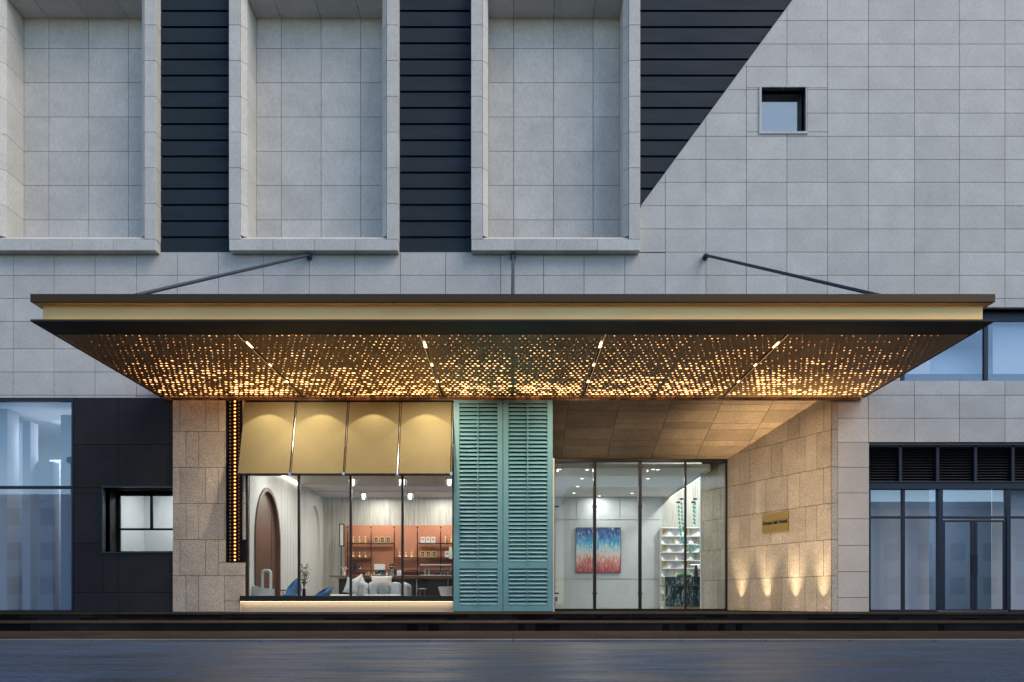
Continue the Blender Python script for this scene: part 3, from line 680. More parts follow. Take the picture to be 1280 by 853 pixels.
# perforated soffit
def perf_panel(x0, x1):
    nx = 14; y0, y1 = YM, -.07; ny = 26; dx = (x1 - x0) / nx; dy = (y1 - y0) / ny
    ca = math.atan2(dy, dx)
    ang = []
    for q in (ca, math.pi - ca, math.pi + ca, 2 * math.pi - ca): ang.append(q)
    ang = sorted(ang + [0, math.pi / 2, math.pi, 1.5 * math.pi] + [ca + (math.pi / 2 - ca) / 2, math.pi - ca - (math.pi / 2 - ca) / 2, math.pi + ca + (math.pi / 2 - ca) / 2, 2 * math.pi - ca - (math.pi / 2 - ca) / 2])
    n = len(ang); g = MB(); zt = ZS + .006
    for j in range(ny):
        cy = y0 + (j + .5) * dy
        cells = [x0 + (i + .5) * dx for i in range(nx)] if j % 2 == 0 else [x0 + i * dx for i in range(1, nx)]
        if j % 2:
            for (a, b) in ((x0, x0 + dx / 2), (x1 - dx / 2, x1)): g.face([(a, cy - dy / 2, ZS), (a, cy + dy / 2, ZS), (b, cy + dy / 2, ZS), (b, cy - dy / 2, ZS)])
        for cxx in cells:
            tt = (cy - y0) / (y1 - y0)
            ns = noise.noise(Vector((cxx * .9, cy * 1.6, 3.1))) + .5 * noise.noise(Vector((cxx * 2.7, cy * 4.0, 9.1)))
            r = (.0125 + .039 * tt ** 1.7) * (1 + .7 * ns) * random.choice((.45, .7, .95, 1.1, 1.3)) * (.72 + .28 * min(1, (8.9 - abs(cxx)) / 2.2))
            if abs(cxx) > 8.3: r *= .6 + .4 * tt
            r = max(.007, min(r, dx / 2 - .003))
            i0 = len(g.v); hx, hy = dx / 2, dy / 2; jx = random.uniform(-1, 1) * max(0, min(.013, hx - r - .003)); jy = random.uniform(-1, 1) * max(0, min(.022, hy - r - .003))
            for an in ang:
                c_, s_ = math.cos(an), math.sin(an); k = min(hx / abs(c_) if abs(c_) > 1e-9 else 9, hy / abs(s_) if abs(s_) > 1e-9 else 9)
                g.v.append((cxx + c_ * k, cy + s_ * k, ZS))
            for an in ang: g.v.append((cxx + jx + math.cos(an) * r, cy + jy + math.sin(an) * r, ZS))
            for an in ang: g.v.append((cxx + jx + math.cos(an) * r, cy + jy + math.sin(an) * r, zt))
            for k in range(n):
                k2 = (k + 1) % n
                g.f.append((i0 + k2, i0 + k, i0 + n + k, i0 + n + k2)); g.f.append((i0 + n + k2, i0 + n + k, i0 + 2 * n + k, i0 + 2 * n + k2)); g.t += [.5, .5]
    return g.build('soffit_panel', M['perf'], CN)
px_ = [-HW + .075] + [-6.98, -5.235, -3.49, -1.745, 0, 1.745, 3.49, 5.235, 6.98] + [HW - .075]
for i, (a, b) in enumerate(zip(px_, px_[1:])):
    slotL = abs(abs(a) - 5.235) < .01 or abs(abs(a) - 1.745) < .01; slotR = abs(abs(b) - 5.235) < .01 or abs(abs(b) - 1.745) < .01
    perf_panel(a + (.03 if slotL else .003), b - (.03 if slotR else .003))
g = MB(); g.box(-HW + .08, HW - .08, YM - .02, -.06, ZS + .045, ZS + .05); g.build('light_box', M['glow'], CN)
g = MB()
for x in (-6.98, -3.49, 0, 3.49, 6.98): g.box(x - .008, x + .008, YM, -.07, ZS + .001, ZS + .004)
g.build('joint_strip', M['black'], CN)
for x in (-5.235, -1.745, 1.745, 5.235):
    s_ = holder('light_slot', CN)
    g = MB(); g.box(x - .029, x - .024, YM, -.08, ZS + .001, ZS + .04); g.box(x + .024, x + .029, YM, -.08, ZS + .001, ZS + .04); g.box(x - .024, x + .024, YM, -.08, ZS + .03, ZS + .04); g.build('channel', M['black'], s_)
    g = MB()
    for (ya, yb) in ((-4.2, -3.9), (-2.75, -2.66), (-1.45, -1.36)): g.box(x - .022, x + .022, ya, yb, ZS + .006, ZS + .028)
    g.build('lamp', emis('slot_lamp', (1.0, .62, .26), 5.0) if x < -5 else bpy.data.materials['slot_lamp'], s_)
# suspension rods
def rod(a, b):
    g = MB(); g.tube(a, b, .036, 14); d_ = (Vector(b) - Vector(a)).normalized(); g.ball(a, .05, 12); g.tube(Vector(a) + Vector((0, .04, 0)), Vector(a) + Vector((0, .14, 0)), .07, 14)
    g.tube(b, Vector(b) - Vector((0, 0, .12)), .08, 12); g.build('suspension_rod', M['rod'], CN, smooth=True)
rod((X(385, -.14), -.14, Z(319.5, -.14)), (-7.8, -5.0, 5.82)); rod((X(641.3, -.14), -.14, Z(319.5, -.14)), (.0, -4.9, 5.82)); rod((X(883, -.14), -.14, Z(319.5, -.14)), (7.6, -5.0, 5.82))

# ------------------------------------------------------------------ awnings
aw = []; labs = ['gold sloping awning panel beside the orange light strip, first of four', 'second gold awning panel from the orange light strip', 'third gold awning panel from the orange light strip', 'gold awning panel touching the teal shutters, last of four']
for k in range(4):
    x0 = -6.69 + 1.3 * k
    if k == 0:
        r = thing('awning', labs[0], 'awning', (x0, -.08, 5.22), 'gold awnings above the lounge window')
        th = Vector((0, -.54, -1.86)); L_ = th.length; u = th / L_; nn = Vector((0, -u.z, u.y))
        g = MB(); g.prism([(.03, 0), (1.27, 0), (1.27, L_), (.03, L_)], Vector((x0, -.08, 5.22)), VXA, u, nn, -.006, .006); g.build('fabric', M['awning'], r)
        g = MB(); e = Vector((x0, -.08, 5.22)) + th; g.box(e.x + .0, e.x + 1.3, e.y - .02, e.y + .02, e.z - .035, e.z + .0); g.build('bottom_bar', M['black'], r, bevel=.004)
        g = MB(); a = Vector((x0 + 1.3, -.07, 5.2)); g.tube(a, a + th * .6, .014); g.build('upper_arm', M['strut'], r)
        g = MB(); a2 = a + th * .6; g.tube(a2 - th * .015, a2 + th * .02, .022); g.tube(a2, a + th * .99, .014); g.box(a.x - .03, a.x + .03, -.69, -.60, 3.31, 3.38); g.build('lower_arm', M['steel'], r)
    else:
        r = dup(aw[0]); r.location = (x0, -.08, 5.22); r['label'] = labs[k]
    aw.append(r)
# wall-mounted downlights hidden behind the canopy rim, one above each awning
lampm = emis('awning_lamp_face', (1.0, .8, .5), 6.0, nee=False)
spots = ['small downlight above the awning nearest the orange light strip', 'small downlight above the second awning', 'small downlight above the third awning', 'small downlight above the awning nearest the shutters']
def spot_lamp(name, loc, aim, energy, angle, blend, col, rad=.03):
    l = bpy.data.lights.new(name, 'SPOT'); l.energy = energy; l.spot_size = math.radians(angle); l.spot_blend = blend; l.color = col; l.shadow_soft_size = rad
    o = bpy.data.objects.new(name, l); C.objects.link(o); o.location = loc; o.rotation_euler = (Vector(aim) - Vector(loc)).to_track_quat('-Z', 'Y').to_euler(); return o
for k in range(4):
    x = -6.04 + 1.3 * k; y = -.62
    spot_lamp('awning_light', (x, y, 5.30), (x, y + .06, 3.4), 36, 92, .12, (1, .82, .52))

# ------------------------------------------------------------------ orange light column
lc = thing('light_column', 'tall narrow strip of small glowing orange lamps in a dark recess beside the stone pier', 'light strip', (-6.93, 0, 1.24))
x0, x1, z0, z1 = X(283.3), X(305), 1.235, 5.27
g = MB(); g.box(x0 + .004, x1, .1, .115, z0, z1); g.box(x0 + .004, x0 + .015, -.05, .1, z0, z1); g.box(x1 - .01, x1, -.05, .1, z0, z1); g.box(x0 + .004, x1, -.055, .1, z0 - .01, z0)
z = z0 + .02
while z < z1 - .03:
    g.box(x0 + .016, x1 - .011, .05, .099, z, z + .02); z += .09
g.build('housing', M['black'], lc)
g = MB(); z = z0 + .06
while z < z1: g.ball((X(293.8), -.01, z), .0265, 10, (1, .6, .8)); z += .09
g.build('lamp_row', M['led'], lc)
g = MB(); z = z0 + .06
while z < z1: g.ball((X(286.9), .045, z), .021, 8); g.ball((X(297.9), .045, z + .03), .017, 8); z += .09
g.build('mirrored_led_row', M['led_mirrored'], lc)
g = MB(); g.tube((X(293.8), .02, z0), (X(293.8), .02, z1), .02, 8); g.build('cable_rail', M['black'], lc)

# ------------------------------------------------------------------ shutters
def shutter(xL, xR, s0, s1, rodp, label):
    YS = -.13; q = lambda p: X(p, YS); zt = 5.262
    r = thing('louvred_shutter', label, 'shutter', ((q(xL) + q(xR)) / 2, YS, 0), 'teal louvred shutters between window and entrance')
    a, b, c, d_ = q(xL), q(xR), q(s0), q(s1); zz = lambda p: Z(p, YS)
    g = MB(); g.box(a, c, YS, YS + .06, .012, zt); g.box(d_, b, YS, YS + .06, .012, zt)
    g.box(c, d_, YS + .003, YS + .057, .012, zz(756.7)); g.box(c, d_, YS + .003, YS + .057, zz(710.9), zz(702.7)); g.box(c, d_, YS + .003, YS + .057, zz(504.3), zt)
    if xL < 600: g.box(a + .05, a + .06, YS - .004, YS, .03, zt - .02)
    g.build('frame', M['teal'], r, bevel=.005)
    g = MB()
    for (zb, ztp, n) in ((zz(756.7), zz(710.9), 9), (zz(702.7), zz(504.3), 39)):
        dz = (ztp - zb) / n
        for k in range(n):
            m_ = Matrix.Translation(((c + d_) / 2, YS + .03, zb + (k + .5) * dz)) @ Matrix.Rotation(math.radians(52 + random.uniform(-1, 1)), 4, 'X')
            w_ = (d_ - c) / 2 - .004; g.box(-w_, w_, -.05, .05, -.006, .006, random.random(), m_)
    g.build('louvres', M['teal'], r, bevel=.003)
    g = MB(); x = q(rodp); g.box(x - .012, x + .012, YS - .03, YS - .014, zz(758.5), zz(712)); g.box(x - .012, x + .012, YS - .03, YS - .014, zz(706), zz(503)); g.build('tilt_rod', M['teal'], r, bevel=.003)
shutter(567, 628.3, 574.3, 621.8, 597.4, 'tall teal louvred shutter next to the gold awnings')
shutter(629.0, 690.8, 635.8, 684, 659.6, 'tall teal louvred shutter next to the entrance recess')
g = MB(); g.box(-1.47, .99, -.06, .0, 0, 5.26); g.box(.955, .995, -.05, .11, 0, 5.3); g.build('shutter_backing', M['black'], B)

# ------------------------------------------------------------------ plaque
def on_wall(px, z, off=0.0):
    s = s_of(px); p = P0 + SU * s + SN * off; return Vector((p.x, p.y, z))
sa, sb = s_of(954), s_of(986.5)
d1 = 20 + (P0 + SU * sb).y; zt_, zb_ = CZ + (VY - 638.6) * d1 / 1000, CZ + (VY - 662.5) * d1 / 1000
pl = thing('wall_plaque', 'brass plaque reading Dream lab Hotel on the beige stone side wall', 'sign', tuple(P0 + SU * ((sa + sb) / 2) + Vector((0, 0, zb_))))
g = MB(); g.prism([(sb, zb_), (sa, zb_), (sa, zt_), (sb, zt_)], P0, SU, VZA, SN, .02, .04); g.build('plate', M['brass'], pl, bevel=.003)
g = MB(); g.prism([(sb - .004, zb_ - .018), (sa + .004, zb_ - .018), (sa + .004, zb_ - .001), (sb - .004, zb_ - .001)], P0, SU, VZA, SN, .0, .05); g.build('bottom_edge', M['brass'], pl)
g = MB()
for s in (sa - .05, sb + .05):
    for z in (zb_ + .05, zt_ - .05): p = P0 + SU * s + Vector((0, 0, z)); g.tube(p + SN * .04, p + SN * .046, .012, 10)
g.build('screw', M['gold'], pl)
cu_ = bpy.data.curves.new('lettering', 'FONT'); cu_.body = 'Dream lab Hotel'; cu_.align_x = 'CENTER'; cu_.align_y = 'CENTER'; cu_.extrude = .006; cu_.size = .16; cu_.offset = .004; cu_.materials.append(M['ink'])
lt = bpy.data.objects.new('lettering', cu_); C.objects.link(lt); lt.parent = pl
xd = -SU; zd = SN; yd = VZA
Rm = Matrix((xd, yd, zd)).transposed().to_4x4(); lt.matrix_local = Matrix.Translation(SN * .047 + Vector((0, 0, (zt_ - zb_) * .47))) @ Rm
bpy.context.view_layer.update()
k = abs(sa - sb) * .93 / max(lt.dimensions.x, .01); tm = bpy.data.meshes.new_from_object(lt); mw = lt.matrix_local.copy(); bpy.data.objects.remove(lt)
tm.transform(mw @ Matrix.Diagonal((k, k * 1.05, 1, 1))); lt = bpy.data.objects.new('lettering', tm); C.objects.link(lt); lt.parent = pl

# ------------------------------------------------------------------ wall uplights
ulab = ['ground uplight nearest the glass entrance doors', 'second ground uplight from the glass entrance doors', 'third ground uplight from the glass entrance doors', 'ground uplight at the outer end of the stone side wall']
up = None
for k, p in enumerate((926.9, 959.5, 994.9, 1029.5)):
    q = on_wall(p, 0, .21)
    if up is None:
        r = thing('ground_uplight', ulab[0], 'uplight', tuple(q), 'ground uplights along the stone side wall')
        g = MB(); g.lathe(q, [(.05, .0), (.055, .012), (.045, .014), (.042, .006)], 20); g.build('housing', M['steel'], r)
        g = MB(); g.lathe(q, [(.041, .002), (.04, .007), (.001, .0075)], 20); g.build('lens', emis('uplight_lens', (1, .8, .5), 12, nee=False), r); up = r
    else: r = dup(up); r.location = q; r['label'] = ulab[k]
    t_ = on_wall(p, 2.0, -.02); spot_lamp('uplight_beam', (q.x, q.y, .03), tuple(t_), 58, 50, 1.0, (1, .78, .5), .02)
    t2 = on_wall(p, 4.9, .75); spot_lamp('uplight_core', (q.x, q.y, .035), tuple(t2), 190, 52, 1.0, (1, .78, .5), .02)

# ------------------------------------------------------------------ lounge furniture
def T(name, label, cat, px, z, Y, group=None): return thing(name, label, cat, (X(px, Y), Y, z), group)
def cush(mb, x0, x1, y0, y1, z0, z1): mb.box(x0, x1, y0, y1, z0, z1)
# sofa
Y = 4.0; r = T('sofa', 'pale blue-grey upholstered sofa with rounded arm in the lounge window', 'sofa', 478, 0, Y)
sxp = lambda p: X(p, Y)
g = MB(); xs_ = [sxp(p) for p in (456, 469, 483, 497, 506)]
for a, b in zip(xs_, xs_[1:]): g.box(a + .004, b - .004, Y + .5, Y + .75, .35, .86)
g.build('backrest', M['sofa'], r, bevel=.07)
g = MB(); g.box(sxp(445), sxp(456), Y - .25, Y + .76, .1, .86); g.build('armrest', M['sofa'], r, bevel=.1)
g = MB(); g.box(sxp(502), sxp(511), Y - .15, Y + .74, .1, .82); g.build('armrest', M['sofa'], r, bevel=.1)
g = MB(); g.box(sxp(456), sxp(503), Y - .25, Y + .52, .2, .47); g.build('seat', M['cushion'], r, bevel=.05)
g = MB()
for p in (447, 509): g.tube((sxp(p), Y - .1, 0), (sxp(p), Y - .1, .12), .02)
g.build('foot', M['black'], r)
def pillow(px, z, Y, w_, h_, rot, label, m_):
    o = MB(); n = 8
    for i in range(n):
        for j in range(n):
            pass
    import itertools
    def P(i, j, s):
        u, v = i / n * 2 - 1, j / n * 2 - 1; t = (1 - u ** 4) * (1 - v ** 4); k = 1 - .12 * (1 - abs(u)) * abs(v) * 2
        return Vector((u * w_ / 2 * (1 - .1 * (1 - v * v)), s * .07 * t ** .6, v * h_ / 2 * (1 - .12 * (1 - u * u))))
    m4 = Matrix.Translation((X(px, Y), Y, z)) @ Matrix.Rotation(rot, 4, 'Y') @ Matrix.Rotation(-.25, 4, 'X')
    for s in (1, -1):
        for i in range(n):
            for j in range(n):
                q = [P(i, j, s), P(i + 1, j, s), P(i + 1, j + 1, s), P(i, j + 1, s)]
                if s > 0: q.reverse()
                o.face([m4 @ p for p in q])
    ob = o.build('cushion', m_, smooth=True); tag(ob, label, 'cushion'); return ob
pillow(447.5, .78, 4.1, .5, .5, math.radians(-28), 'pale cushion leaning at the end of the sofa', M['cushion'])
pillow(440, .72, 3.6, .42, .5, math.radians(14), 'grey patterned cushion on the low bench beside the sofa', M['sofa'])
pillow(477, .9, 4.3, .66, .3, 0, 'wide off-white cushion lying along the sofa back', M['cushion'])
Y = 3.4; r = T('low_bench', 'low white upholstered bench behind the window sill', 'bench', 425, 0, Y)
g = MB(); g.box(X(396, Y), X(444, Y), Y, Y + .7, .25, .475); g.build('seat', M['cushion'], r, bevel=.05)
g = MB()
for p in (400, 440): g.box(X(p, Y) - .02, X(p, Y) + .02, Y + .1, Y + .6, 0, .25)
g.build('leg', M['black'], r)
# blue armchair
def shell_chair(name, label, cat, px, Y, w_, top, m_, lean=.25, rotz=0, seat=.42):
    r = T(name, label, cat, px, 0, Y); cx = X(px, Y); g = MB(); n = 12; mrot = Matrix.Translation((cx, Y, 0)) @ Matrix.Rotation(rotz, 4, 'Z')
    rows = []
    for j in range(9):
        t = j / 8; row = []
        for i in range(n + 1):
            u = i / n * 2 - 1; wd = w_ / 2 * (1 - .55 * max(0, t - .35) ** 1.6 / .5)
            x = u * wd; y = .28 - .34 * (u * u) * (1 - t * .4) + lean * t; z = seat + (top - seat) * t * (1 - .22 * u * u)
            row.append((x, y, z))
        rows.append(row)
    for off in (0, .05):
        for j in range(8):
            for i in range(n):
                q = [rows[j][i], rows[j][i + 1], rows[j + 1][i + 1], rows[j + 1][i]]
                q = [mrot @ Vector((a, b + off, c)) for a, b, c in q]
                if off: q.reverse()
                g.face(q)
    edge = [rows[j][0] for j in range(9)] + rows[8][1:] + [rows[j][n] for j in range(7, -1, -1)]
    for a, b in zip(edge, edge[1:]): g.face([mrot @ Vector(a), mrot @ Vector(b), mrot @ Vector((b[0], b[1] + .05, b[2])), mrot @ Vector((a[0], a[1] + .05, a[2]))])
    g.build('backrest', m_, r, smooth=True)
    g = MB(); g.box(-w_ / 2 * .9, w_ / 2 * .9, -.32, .25, seat - .1, seat + .04, m=mrot); g.build('seat', m_, r, bevel=.05)
    g = MB()
    for sx_ in (-1, 1):
        for sy in (-.28, .22): g.tube(mrot @ Vector((sx_ * w_ * .4, sy, 0)), mrot @ Vector((sx_ * w_ * .3, sy * .8, seat - .1)), .016, 8)
    g.build('leg', M['black'], r)
    return r
r = shell_chair('armchair', 'blue shell armchair with dark wooden arms beside the potted plant', 'armchair', 366, 1.9, .42, .92, M['bluefab'])
g = MB(); x = X(366, 1.9); g.box(x - .34, x - .1, 1.62, 1.69, .55, .58); g.box(x + .06, x + .24, 1.62, 1.69, .55, .58); g.tube((x - .2, 1.7, .3), (x - .2, 1.66, .56), .014); g.tube((x + .15, 1.7, .3), (x + .15, 1.66, .56), .014); g.build('armrest', M['oak'], r)
shell_chair('lounge_chair', 'blue reclined lounge chair between the plant and the low bench', 'armchair', 397, 2.3, .42, .68, M['bluefab'], .15, -.9, .38)
# tub chair and white side frame
Y = .48; r = T('tub_chair', 'grey tub chair with a swept back at the left end of the lounge', 'armchair', 328, 0, Y); g = MB(); cx = X(329, Y); n = 18; ring = []
for k in range(n + 1):
    a = math.pi * (1.02 - 1.04 * k / n); h = .58 + .16 * max(0, (1 - k / n) ** 2.2)
    ring.append((cx + .29 * math.cos(a), Y - .0 - .22 * math.sin(a), h))
for a, b in zip(ring, ring[1:]):
    for s in (1, .88):
        p = [(cx + (a[0] - cx) * s, Y + (a[1] - Y) * s, .3), (cx + (b[0] - cx) * s, Y + (b[1] - Y) * s, .3), (cx + (b[0] - cx) * s, Y + (b[1] - Y) * s, b[2]), (cx + (a[0] - cx) * s, Y + (a[1] - Y) * s, a[2])]
        g.face(p if s == 1 else p[::-1])
    g.face([(a[0], a[1], a[2]), (b[0], b[1], b[2]), (cx + (b[0] - cx) * .88, Y + (b[1] - Y) * .88, b[2]), (cx + (a[0] - cx) * .88, Y + (a[1] - Y) * .88, a[2])])
g.build('shell', M['tubgrey'], r)
g = MB(); g.lathe((cx, Y, 0), [(.16, 0), (.17, .02), (.04, .05), (.04, .24), (.2, .3), (.24, .32), (.24, .42), (.2, .45)], 20); g.build('seat', M['tubgrey'], r, smooth=True)
Y = .85; r = T('side_table', 'white rounded hoop side table behind the grey tub chair', 'side table', 333, 0, Y); cx = X(333, Y); g = MB()
pth = [(-.11, .0), (-.11, 1.0)] + [(-.11 + .07 - .07 * math.cos(a), 1.0 + .07 * math.sin(a)) for a in (.5, 1.0, 1.57)] + [(.04 + .07 * math.sin(a), 1.0 + .07 * math.cos(a)) for a in (.0, .5, 1.0, 1.57)] + [(.11, .0)]
for (a, b) in zip(pth, pth[1:]): g.tube((cx + a[0], Y, a[1]), (cx + b[0], Y, b[1]), .038, 10); g.ball((cx + b[0], Y, b[1]), .038, 8)
g.box(cx - .13, cx + .13, Y - .03, Y + .03, .0, .04); g.build('hoop', M['gloss_white'], r, smooth=True)
g = MB(); g.box(cx - .1, cx + .1, Y - .15, Y + .15, .5, .53); g.build('tray', M['gloss_white'], r)
# plant
def leafy(root, c, n, rx, rz, size, mat_, name='foliage'):
    g = MB()
    for k in range(n):
        th = random.uniform(0, 6.28); rr_ = random.random() ** .6; z = random.uniform(-1, 1)
        p = Vector(c) + Vector((math.cos(th) * rx * rr_ * math.sqrt(1 - z * z * .8), math.sin(th) * rx * rr_ * math.sqrt(1 - z * z * .8), z * rz))
        d_ = Vector((random.gauss(0, 1), random.gauss(0, 1), random.gauss(0, .6))).normalized(); s_ = d_.orthogonal().normalized(); l_ = size * random.uniform(.7, 1.4)
        g.face([p, p + d_ * l_ * .5 + s_ * l_ * .28, p + d_ * l_, p + d_ * l_ * .5 - s_ * l_ * .28], random.random())
    return g.build(name, mat_, root)
Y = 2.4; r = T('potted_plant', 'slender green plant in a tall dark vase between the blue chairs', 'plant', 380, 0, Y); cx = X(380, Y)
g = MB(); g.lathe((cx, Y, 0), [(.05, 0), (.055, .02), (.05, .5), (.048, .62), (.04, .62)], 14); g.build('vase', M['black'], r, smooth=True)
g = MB()
for k in range(6):
    a = k * 1.05; g.tube((cx, Y, .6), (cx + .07 * math.cos(a), Y + .07 * math.sin(a), .95), .005, 5); g.tube((cx + .07 * math.cos(a), Y + .07 * math.sin(a), .95), (cx + .13 * math.cos(a + .3), Y + .13 * math.sin(a), 1.25), .004, 5)
g.build('stem', M['leaf'], r); leafy(r, (cx, Y, 1.02), 150, .17, .27, .06, M['leaf'])
# bar counter
Y = 6.0; r = T('bar_counter', 'long bar counter with wooden top and dark front', 'counter', 490, 0, Y); cx0, cx1 = X(418, Y), .9
g = MB(); g.box(X(411, Y - .1), cx1, Y - .1, Y + .62, 1.075, 1.115); g.build('counter_top', M['oak'], r, bevel=.006)
g = MB(); g.box(X(422, Y), cx1, Y + .02, Y + .58, .99, 1.03); g.build('lower_rail', M['oak'], r)
g = MB(); g.box(X(423, Y), cx1, Y + .06, Y + .55, .0, .99); g.build('front_panel', M['granite'], r)
g = MB()
for p in (521, 560): g.box(X(p, Y) - .02, X(p, Y) + .02, Y, Y + .055, 0, .99)
g.build('post', M['steel'], r)
# shelving
Y = 7.75; r = T('wall_shelving', 'black pipe shelving on the terracotta wall behind the bar', 'shelves', 493, 1.0, Y)
ups = [434.5, 463.9, 492.9, 521.9, 550.8, 580]
g = MB()
for p in ups: x = X(p, Y); g.tube((x, Y, Z(722, Y)), (x, Y, Z(664.5, Y)), .016, 8); g.tube((x, Y, Z(664.5, Y)), (x, Y, Z(660, Y)), .006, 6); g.ball((x, Y - .02, Z(659.5, Y)), .03, 8)
g.build('upright', M['black'], r)
sh = {679.2: [(0, 2), (3, 5)], 697.2: [(0, 1), (2, 5)], 712.8: [(0, 5)]}
for py, spans in sh.items():
    for a, b in spans:
        g = MB(); g.box(X(ups[a], Y), X(ups[b], Y), Y - .13, Y + .15, Z(py, Y) - .018, Z(py, Y)); g.build('shelf', M['black'], r)
def bottle(px, py, Y, label, grp, cone=False):
    b = T('bottle', label, 'bottle', px, Z(py, Y), Y, grp); c = (X(px, Y), Y, Z(py, Y))
    g = MB()
    if cone: g.lathe(c, [(.055, .0), (.06, .02), (.045, .06), (.014, .1), (.012, .15)], 12)
    else: g.lathe(c, [(.036, 0), (.038, .02), (.038, .12), (.014, .16), (.013, .19)], 12)
    g.build('body', M['amber'], b, smooth=True)
    g = MB(); g.lathe((c[0], c[1], c[2] + (.15 if cone else .19)), [(.013, 0), (.018, .01), (.017, .045), (.01, .055)], 10); g.build('stopper', M['gloss_white'], b)
def cardbox(px, py, Y, label, grp, kind):
    b = T('display_box', label, 'box', px, Z(py, Y), Y, grp); x, z = X(px, Y), Z(py, Y)
    g = MB(); g.box(x - .075, x + .075, Y - .03, Y + .03, z, z + .22)
    if kind == 'black':
        g.build('card', M['goldbox'], b, bevel=.004); g = MB(); g.box(x - .052, x + .052, Y - .034, Y - .031, z + .035, z + .195); g.build('label_panel', M['ink'], b)
        g = MB(); g.box(x - .012, x + .012, Y - .038, Y - .035, z + .06, z + .15); g.build('emblem', M['goldbox'], b)
    else:
        g.build('card', M['cushion'], b, bevel=.004); g = MB(); g.box(x - .035, x + .035, Y - .034, Y - .031, z + .11, z + .16); g.build('emblem', M['red'], b)
    return b
S = lambda v: 410 + v / 4.488
ordn = ['leftmost', 'middle', 'rightmost']
for k, v in enumerate((141, 176, 209)): bottle(S(v), 679.2, 7.72, f'{ordn[k]} slim bottle of three on the top shelf at the left end of the bar', 'slim bottles on the bar shelves')
for k, v in enumerate((141, 176, 209)): bottle(S(v), 697.2, 7.72, f'{ordn[k]} squat gold bottle of three on the middle shelf at the left end', 'squat bottles on the bar shelves', True)
for k, v in enumerate((402, 437, 470)): bottle(S(v), 697.2, 7.72, f'{ordn[k]} squat gold bottle of three on the middle shelf in the centre bay', 'squat bottles on the bar shelves', True)
for k, v in enumerate((660, 693)): bottle(S(v), 679.2, 7.72, f'{("left", "right")[k]} slim bottle on the top shelf beside the teal shutter', 'slim bottles on the bar shelves')
for k, v in enumerate((271, 305, 339)): cardbox(S(v), 679.2, 7.72, f'{ordn[k]} black and gold box of three in the second bay top shelf', 'black and gold boxes on the bar shelves', 'black')
for k, v in enumerate((532, 564, 596)): cardbox(S(v), 697.2, 7.72, f'{ordn[k]} black and gold box of three below the white and red boxes', 'black and gold boxes on the bar shelves', 'black')
for k, v in enumerate((532, 561, 590)): cardbox(S(v), 679.2, 7.72, f'{ordn[k]} white box with red print on the top shelf', 'white and red boxes on the bar shelves', 'white')
cardbox(S(668), 697.2, 7.72, 'single white box with red print on the middle shelf by the shutter', 'white and red boxes on the bar shelves', 'white')
# things on the counter
CT = 1.115
Y = 6.2; r = T('display_case', 'glass display case with white top on the bar counter', 'display case', 545, CT, Y); a, b = X(S(520), Y), X(S(693), Y)
g = MB(); g.box(a, b, Y - .15, Y + .2, CT + .34, CT + .365); g.box(a, b, Y - .15, Y + .2, CT, CT + .02); g.build('lid', M['gloss_white'], r)
g = MB(); g.box(a, b, Y - .15, Y - .142, CT + .02, CT + .34); g.box(a, a + .008, Y - .142, Y + .2, CT + .02, CT + .34); g.box(b - .008, b, Y - .142, Y + .2, CT + .02, CT + .34); g.build('glass_side', M['glass_clear'], r)
g = MB(); 
for x in (a, b - .02): g.box(x, x + .02, Y - .155, Y - .135, CT + .02, CT + .34)
g.build('corner_post', M['steel'], r)
for k, v in enumerate((545, 566, 588, 612, 632, 652, 672)):
    x = X(S(v), Y + .05); h = .2 if k < 3 else .12
    o = MB(); o.lathe((x, Y + .05, CT + .02), [(.028, 0), (.03, .01), (.03, h * .7), (.012, h * .85), (.012, h)], 10)
    ob = o.build('glass_bottle', (M['sofa'], M['sofa'], M['red'], M['steel'], M['steel'], M['steel'], M['steel'])[k], smooth=True)
    tag(ob, ('grey bottle nearest the left side of the display case', 'second grey bottle in the display case', 'pink-red bottle in the display case', 'small clear bottle beside the pink-red bottle', 'second small clear bottle right of the pink-red bottle', 'third small clear bottle right of the pink-red bottle', 'small clear bottle at the right end of the display case')[k], 'bottle', 'bottles in the display case')
Y = 6.2; r = T('coffee_grinder', 'black-topped coffee grinder on a steel column on the counter', 'coffee grinder', S(360), CT, Y); c = (X(S(360), Y), Y)
g = MB(); g.lathe((c[0], c[1], CT), [(.07, 0), (.07, .04), (.05, .06), (.05, .2), (.06, .23)], 14); g.build('body', M['steel'], r, smooth=True)
g = MB(); g.lathe((c[0], c[1], CT + .23), [(.06, 0), (.1, .03), (.1, .12), (.06, .16)], 16); g.build('hopper', M['black'], r, smooth=True)
g = MB(); g.lathe((c[0], c[1], CT + .27), [(.102, 0), (.104, .01), (.104, .04), (.102, .05)], 16); g.build('band', M['brass'], r)
Y = 6.5; r = T('menu_board', 'white striped menu board standing on the bar shelf', 'sign', S(290), Z(712.8, 7.6), 7.6); x, z = X(S(290), 7.6), Z(712.6, 7.6)
g = MB(); g.box(x - .18, x + .18, 7.58, 7.6, z, z + .2); g.build('panel', M['gloss_white'], r)
g = MB()
for k in range(5): g.box(x - .14 + k * .065, x - .13 + k * .065, 7.576, 7.579, z + .02, z + .18)
g.build('stripe', M['sofa'], r)
r = T('coffee_machine', 'low steel coffee machine with cups beside the grinder', 'coffee machine', S(300), CT, 6.3); x = X(S(298), 6.3)
g = MB(); g.box(x - .13, x + .13, 6.2, 6.5, CT, CT + .04); g.box(x - .12, x + .12, 6.32, 6.5, CT + .04, CT + .17); g.box(x - .14, x + .14, 6.2, 6.5, CT + .17, CT + .2); g.build('body', M['steel'], r, bevel=.008)
g = MB()
